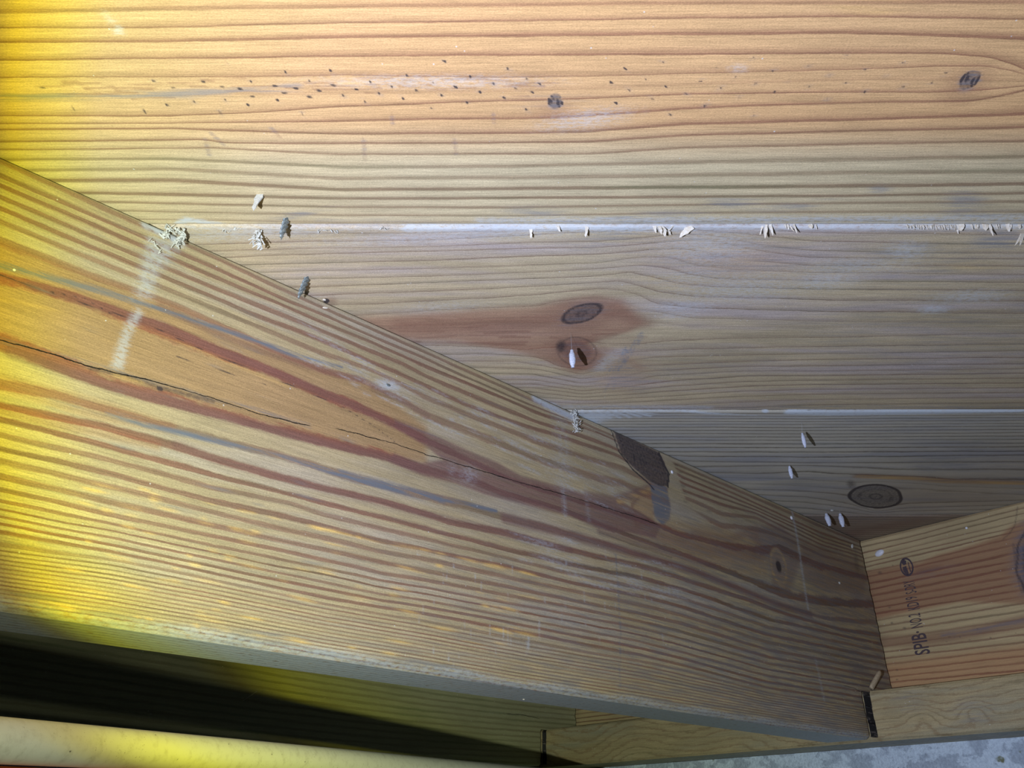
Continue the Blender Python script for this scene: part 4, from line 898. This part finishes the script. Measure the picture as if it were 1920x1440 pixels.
def screw(bx, by, tx, ty, R, label):
    P, Tp = vertical(bx, by, tx, ty); Ln = np.linalg.norm(Tp - P); pitch = .0027
    a, b = V3(P + (P - Tp) / Ln * .001), V3(Tp); ax = (b - a); Ln = ax.length; ax.normalize(); u = Vector((1, 0, 0)); u = (u - ax * u.x).normalized(); v = ax.cross(u)
    vs, fs = [], []; nz, nt_ = 130, 28
    for i in range(nz + 1):
        z = Ln * i / nz; tz = i / nz; k = 1.0 if tz < .5 else max(.05, 1 - ((tz - .5) / .5) ** 1.7)
        for j in range(nt_):
            th = 2 * math.pi * j / nt_; fr = (z / pitch - th / (2 * math.pi)) % 1.0
            rid = max(0, 1 - abs(fr - .5) / .20) ** .7
            r = (R * .66 + R * .50 * rid) * k
            vs.append(a + ax * z + u * (r * math.cos(th)) + v * (r * math.sin(th)))
    for i in range(nz):
        for j in range(nt_):
            j2 = (j + 1) % nt_; fs.append((i * nt_ + j, (i + 1) * nt_ + j, (i + 1) * nt_ + j2, i * nt_ + j2))
    fs.append(tuple(nz * nt_ + k for k in range(nt_))[::-1]); fs.append(tuple(range(nt_)))
    o = obj_from('wood_screw', vs, fs, M_screw, True)
    tag(o, label, 'screw', 'screw tips poking through the deck')
screw(537, 411, 527, 451, .0021, 'grey screw tip poking down through the seam of the two upper boards')
for q in ((546, 410, 553, 417, .0035, 5), (545, 409, 550, 411, .002, 4)): pass
screw(576, 521, 559, 562, .0023, 'grey screw tip hanging over the upper edge of the big joist')

def blade(name, bx, by, tx, ty, dz, wpx, label=None, cat=None, group=None, mat=None, seed=0, curl=.3, parent=None, on=None):
    """a thin torn sliver of wood, rooted on the board at (bx, by), its tip dz metres below the board"""
    r_ = random.Random(seed * 13 + 5)
    P = onz(bx, by, HD + .0004); Q = tip(tx, ty, dz) if on is None else on
    ax = Q - P; Ln = np.linalg.norm(ax); ax = ax / Ln
    wm = wpx * .42 * np.linalg.norm(P) / FPX
    sd = np.cross(ax, [0.1, 1, .2]); sd /= np.linalg.norm(sd); up = np.cross(sd, ax); th = max(.00022, wm * .22)
    n = 7; vs, fs = [], []
    for i in range(n):
        t = i / (n - 1); w = wm * ((1 - t) ** .6 * .75 + .25) * (1 + r_.uniform(-.25, .25)) * (1 if i < n - 1 else .35)
        c = P + ax * Ln * t + up * (Ln * curl * t * t * .4) + sd * (wm * r_.uniform(-.15, .15))
        for s1, s2 in ((-1, -1), (1, -1), (1, 1), (-1, 1)): vs.append(V3(c + sd * w * s1 + up * th * s2 * (1 - .5 * t)))
    for i in range(n - 1):
        for k in range(4):
            k2 = (k + 1) % 4; fs.append((i * 4 + k, i * 4 + k2, (i + 1) * 4 + k2, (i + 1) * 4 + k))
    fs.append((3, 2, 1, 0)); fs.append(tuple((n - 1) * 4 + k for k in range(4)))
    o = obj_from(name, vs, fs, mat or M_chip, False)
    if parent: o.parent = parent; o.matrix_parent_inverse = parent.matrix_world.inverted()
    elif label: tag(o, label, cat, group)
    return o
GS = 'splinters torn along the upper seam'
SPL = [((995, 429, 996, 446, .0040, 7), 'tiny wedge-shaped splinter with a black shadow, just under the upper seam'),
       ((1046, 424, 1050, 434, .0026, 7), 'small splinter between the wedge splinter and the curled one on the upper seam'),
       ((1101, 425, 1098, 443, .0050, 9), 'curled pale shaving hanging from the middle of the upper seam'),
       ((1430, 424, 1425, 440, .0035, 4), 'thin splinter at the left of the upright pair on the upper seam'),
       ((1437, 421, 1435, 446, .0060, 7), 'broad upright splinter on the upper seam, right of the triangular flap'),
       ((1444, 421, 1450, 441, .0045, 6), 'slanted splinter touching the broad upright one on the upper seam'),
       ((1488, 421, 1495, 436, .0045, 4.5), 'slim dark-shadowed splinter alone on the upper seam, over the right of the swirls'),
       ((1481, 424, 1489, 433, .0025, 3.5), 'short splinter beside the slim dark-shadowed one'),
       ((1519, 421, 1522, 428, .0020, 10), 'flat pale chip on the upper seam between the slim splinter and the fringe'),
       ((1800, 421, 1803, 432, .0028, 15), 'tan chip standing out at the end of the splinter fringe'),
       ((1795, 430, 1797, 438, .0020, 3.5), 'pin-sized pale chip just below the tan chip'),
       ((1855, 421, 1863, 441, .0055, 5), 'pale splinter with a long dark shadow near the right end of the upper seam'),
       ((1847, 421, 1849, 431, .0030, 11), 'ragged whitish tuft on the upper seam beside the long-shadowed splinter'),
       ((1889, 420, 1893, 434, .0032, 8), 'whitish tuft nearest the right end of the upper seam'),
       ((1911, 421, 1913, 428, .0020, 6), 'last small pale chip at the right end of the upper seam')]
for i, (a, lab) in enumerate(SPL): blade('wood_splinter', *a, lab, 'splinter', GS, None, i)
# the forked one
t = bpy.data.objects.new('forked_splinter', None); COL.objects.link(t); t.location = V3(onz(1917, 437, HD)); bpy.context.view_layer.update()
tag(t, 'bright forked splinter hanging at the right edge, below the upper seam', 'splinter', GS)
blade('prong', 1917, 437, 1906, 457, .0075, 4.5, seed=31, parent=t); blade('prong', 1918, 437, 1915, 456, .0085, 6.5, seed=32, parent=t)
# the broken cluster and its flap
t = bpy.data.objects.new('splinter_cluster', None); COL.objects.link(t); t.location = V3(onz(1243, 424, HD)); bpy.context.view_layer.update()
tag(t, 'jagged cluster of broken pale chips on the upper seam, left of the flap', 'splinter', GS)
for k, a in enumerate([(1227, 424, 1230, 436, .003, 8), (1236, 424, 1241, 438, .0042, 8), (1246, 428, 1247, 442, .0042, 9), (1254, 429, 1257, 440, .003, 5), (1262, 424, 1253, 433, .003, 3.5), (1241, 424, 1250, 432, .003, 4)]): blade('chip', *a, seed=40 + k, parent=t)
o = blade('wood_flap', 1297, 424, 1274, 444, .0040, 15, 'triangular flap of wood lifting from the upper seam', 'splinter', GS, None, 60)
for i in range(26):
    x = 1700 + i * 3.6 + random.uniform(-1, 1)
    blade('wood_splinter', x, 421 + random.uniform(0, 3), x + random.uniform(1, 5), 427 + random.uniform(0, 6), random.uniform(.0007, .0018), random.uniform(1.2, 2.8), 'tiny pale splinter in the dense fringe along the right of the upper seam', 'splinter', 'fringe of splinters', None, 100 + i)
for i in range(13):
    x = random.choice([1866, 1872, 1880, 1900, 1906, 1835, 1828, 1821, 1470, 1475, 1530, 1868, 1895]) + random.uniform(-2, 2)
    blade('wood_splinter', x, 421, x + random.uniform(0, 4), 427 + random.uniform(0, 4), .0016, random.uniform(2, 4), 'tiny loose fibre on the upper seam to the right', 'splinter', 'loose fibres on the upper seam', None, 140 + i)

def clump(name, pts, n, sz, label, cat, group=None, mat=None, seed=1, planar=None):
    """crumbled wood caught in a gap: shards of many directions in one ragged lump"""
    r_ = random.Random(seed); vs, fs = [], []
    for i in range(n):
        k = r_.randrange(len(pts)); P = pts[k] + np.array([r_.gauss(0, sz * .8) for _ in range(3)])
        d_ = Vector([r_.uniform(-1, 1) for _ in range(3)]).normalized(); u = d_.orthogonal().normalized(); v = d_.cross(u)
        L_ = sz * r_.uniform(.5, 1.5); w = sz * r_.uniform(.15, .5); h = sz * r_.uniform(.06, .2); b0 = len(vs); c = V3(P)
        for s in (-1, 1):
            q = 1 if s < 0 else r_.uniform(.2, .8)
            for s1, s2 in ((-1, -1), (1, -1), (1, 1), (-1, 1)): vs.append(c + d_ * L_ * s + u * w * s1 * q + v * h * s2)
        fs += [(b0 + 3, b0 + 2, b0 + 1, b0), (b0 + 4, b0 + 5, b0 + 6, b0 + 7)] + [(b0 + k_, b0 + (k_ + 1) % 4, b0 + 4 + (k_ + 1) % 4, b0 + 4 + k_) for k_ in range(4)]
    return tag(obj_from(name, vs, fs, mat or M_chip), label, cat, group)
M_deb = plain('bleached_crumbs', (.70, .70, .62), .75, .2, .3, 1500, .0003, col2=(.50, .52, .48))
def jn(px, py, off=.001): return jpt(px, py) + NJ * off
clump('wood_crumbs', [tip(318, 430, .002), tip(326, 434, .003), tip(337, 434, .004), tip(343, 441, .005), tip(336, 450, .007), tip(330, 455, .008), jn(308, 444, .002), jn(312, 430, .002)], 90, .0012,
      'ragged lump of bleached crumbs jammed where the upper seam meets the joist', 'debris', 'crumbs caught on the joist', M_deb, 3)
clump('wood_crumbs', [jn(283, 452), jn(290, 460), jn(293, 474)], 12, .0009, 'few scattered crumbs on the joist below the ragged lump', 'debris', 'crumbs caught on the joist', M_deb, 4)
clump('wood_crumbs', [tip(1077, 773, .002), tip(1074, 777, .003), jn(1074, 788, .003), jn(1073, 797, .004), jn(1074, 806, .005), jn(1071, 803, .004), jn(1075, 813, .003)], 60, .0012,
      'stringy lump of fibres hanging on the joist where the lower seam meets it', 'debris', 'crumbs caught on the joist', M_deb, 5)
clump('wood_crumbs', [tip(485, 438, .002), tip(482, 443, .005), tip(479, 449, .008), tip(487, 453, .008), tip(485, 460, .010), tip(474, 447, .007)], 46, .0012,
      'crumbly whitish chip hanging left of the screw tip on the upper seam', 'debris', None, M_deb, 6)
for x, y in ((420, 432), (440, 430), (530, 430), (600, 432), (622, 432), (717, 428)):
    clump('wood_crumbs', [tip(x, y, .0008), tip(x + 8, y + 1, .0008)], 8, .0006, 'specks of wood dust sticking to the pale board under the upper seam', 'debris', 'dust specks under the upper seam', M_deb, x)

# flake near the first screw
o = blade('wood_flake', 488, 364, 474, 393, .0105, 15, 'pale leaf-shaped flake of wood hanging above the upper seam', 'splinter', None, M_deb, 71, .1)
# hanging cocoons
def cocoon(ax_, ay, x0, y0, x1, y1, wpx, label, k):
    P, B = vertical(ax_, ay, x1, y1); _, Tt = vertical(ax_, ay, x0, y0)
    e = bpy.data.objects.new('cocoon', None); COL.objects.link(e); e.location = V3(P); bpy.context.view_layer.update()
    tag(e, label, 'cocoon', 'pale cocoons hanging under the deck')
    R = wpx * .5 * np.linalg.norm(B) / FPX
    body = grow('casing', Tt, B, [(0, R * .45), (.04, R * .55), (.12, R * .6), (.18, R * .75), (.26, R * .98), (.4, R * 1.05), (.55, R * 1.05), (.7, R * 1.0), (.82, R * .8), (.9, R * .6), (.96, R * .55), (1, R * .6)], M_pod, 14, .75, .10, seed=k)
    th = grow('silk_thread', P + ZU * .0005, Tt, [(0, .00004), (1, .00004)], M_silk, 5)
    for c in (body, th): c.parent = e; c.matrix_parent_inverse = e.matrix_world.inverted()
cocoon(1070, 624, 1072, 656, 1074, 689, 11.5, 'pale cocoon in front of the lower of the two big knots, with a detached shadow', 1)
cocoon(1503, 790, 1504, 812, 1510, 839, 6.5, 'slim pale cocoon on the grey-green board with a long dark shadow beside it', 2)
cocoon(1480, 868, 1480, 874, 1485, 897, 7, 'slim cocoon left of the dark oval knot, its shadow touching it', 3)
cocoon(1549, 957, 1549, 963, 1556, 986, 8.5, 'left one of the two cocoons below the dark oval knot', 4)
cocoon(1574, 957, 1575, 963, 1581, 988, 8.5, 'right one of the two cocoons below the dark oval knot', 5)

# small drops, staple, brad, threads
def drop(name, P, nrm, a, b, mat, label, cat, group=None, ang=0):
    n_ = Vector(nrm).normalized(); u = n_.orthogonal().normalized() if abs(n_.z) > .9 else Vector((0, 0, 1)).cross(n_).normalized(); v = n_.cross(u)
    c, s = math.cos(ang), math.sin(ang); u, v = u * c + v * s, v * c - u * s
    vs, fs = [], []; nr, nt_ = 5, 14
    for i in range(nr + 1):
        ph = math.pi / 2 * i / nr
        for k in range(nt_):
            th = 2 * math.pi * k / nt_; vs.append(V3(P) + u * (a * math.cos(ph) * math.cos(th)) + v * (b * math.cos(ph) * math.sin(th)) + n_ * (min(a, b) * .6 * math.sin(ph)))
    for i in range(nr):
        for k in range(nt_):
            k2 = (k + 1) % nt_; fs.append((i * nt_ + k, i * nt_ + k2, (i + 1) * nt_ + k2, (i + 1) * nt_ + k))
    return tag(obj_from(name, vs, fs, mat, True), label, cat, group)
drop('paint_drop', rpt(1649, 1037), -D, .0048, .0030, M_paint, 'bright white drop of paint on the yellow top of the rim board', 'drop', None, .3)
drop('paint_drop', rpt(1812, 990), -D, .0011, .0011, M_paint, 'pinhead white dot high on the rim board, right of the paint drop', 'drop')
drop('paint_drop', jpt(1598, 1024), NJ, .0030, .0017, M_deb, 'pale oval drop by the upper right corner of the big joist', 'drop', None, .8)
drop('paint_drop', jpt(1574, 1093), NJ, .0016, .0012, M_deb, 'tiny pale dot on the big joist right of its eye-shaped knot', 'drop')
drop('paint_drop', jpt(1347, 886), NJ, .0014, .0014, M_paint, 'white dot right of the dark wedge knot on the big joist', 'drop') if False else drop('paint_drop', jpt(1260, 885), NJ, .0014, .0014, M_paint, 'white dot right of the dark wedge knot on the big joist', 'drop')
drop('paint_drop', jpt(1484, 971), NJ, .0018, .0018, M_paint, 'white dot at the top of the chalk line on the big joist', 'drop')
drop('paint_drop', jpt(27, 506), NJ, .0006, .0006, M_paint, 'white dot on the grey streak at the left end of the big joist', 'drop')
drop('wood_chip', tip(1560, 957, .0002), (0, 0, -1), .0020, .0013, M_deb, 'pale crumb between and above the pair of cocoons', 'debris')
st = drop('staple_tip', jpt(728, 722), NJ, .0016, .0008, M_screw, 'small bright staple end in a bruised white patch on the joist', 'staple', None, .1)
drop('wood_chip', onz(982, 1311, HD - JH) , (0, 0, -1), .0007, .0007, M_chip, 'tiny bright chip under the bottom edge of the big joist', 'debris')
blade('wood_chip', 982, 1300, 982, 1318, 0, 3, None, on=None, seed=5) if False else None
drop('tear', jpt(610, 577), NJ, .0018, .0006, M_chip, 'torn pale nick at the joist edge below the small hole', 'splinter', None, .4)
drop('tear', dpt(608, 562), (0, 0, -1), .0010, .0008, M_chip, 'torn pale lip beside the small black hole in the board', 'splinter', None, .4)
# bent brad near the notch
a_, b_ = jpt(1631, 1291) + NJ * .0012, jpt(1637, 1261) + NJ * .0065
o = grow('bent_brad', a_, b_, [(0, .0022), (.1, .0026), (.5, .0027), (.9, .0024), (1, .0016)], M_peg, 10, .7, .06, seed=9)
tag(o, 'short tan peg sticking up from the joist corner beside the notch', 'peg')
# spider thread in the dark bay
a_, b_ = onplane(404, 1326, A1, NJ) + NJ * .05, onplane(431, 1308, A1, NJ) + NJ * .05
o = grow('spider_thread', a_, b_, [(0, .00012), (1, .00012)], M_silk, 5); tag(o, 'faint spider thread across the dark bay under the joist', 'thread')
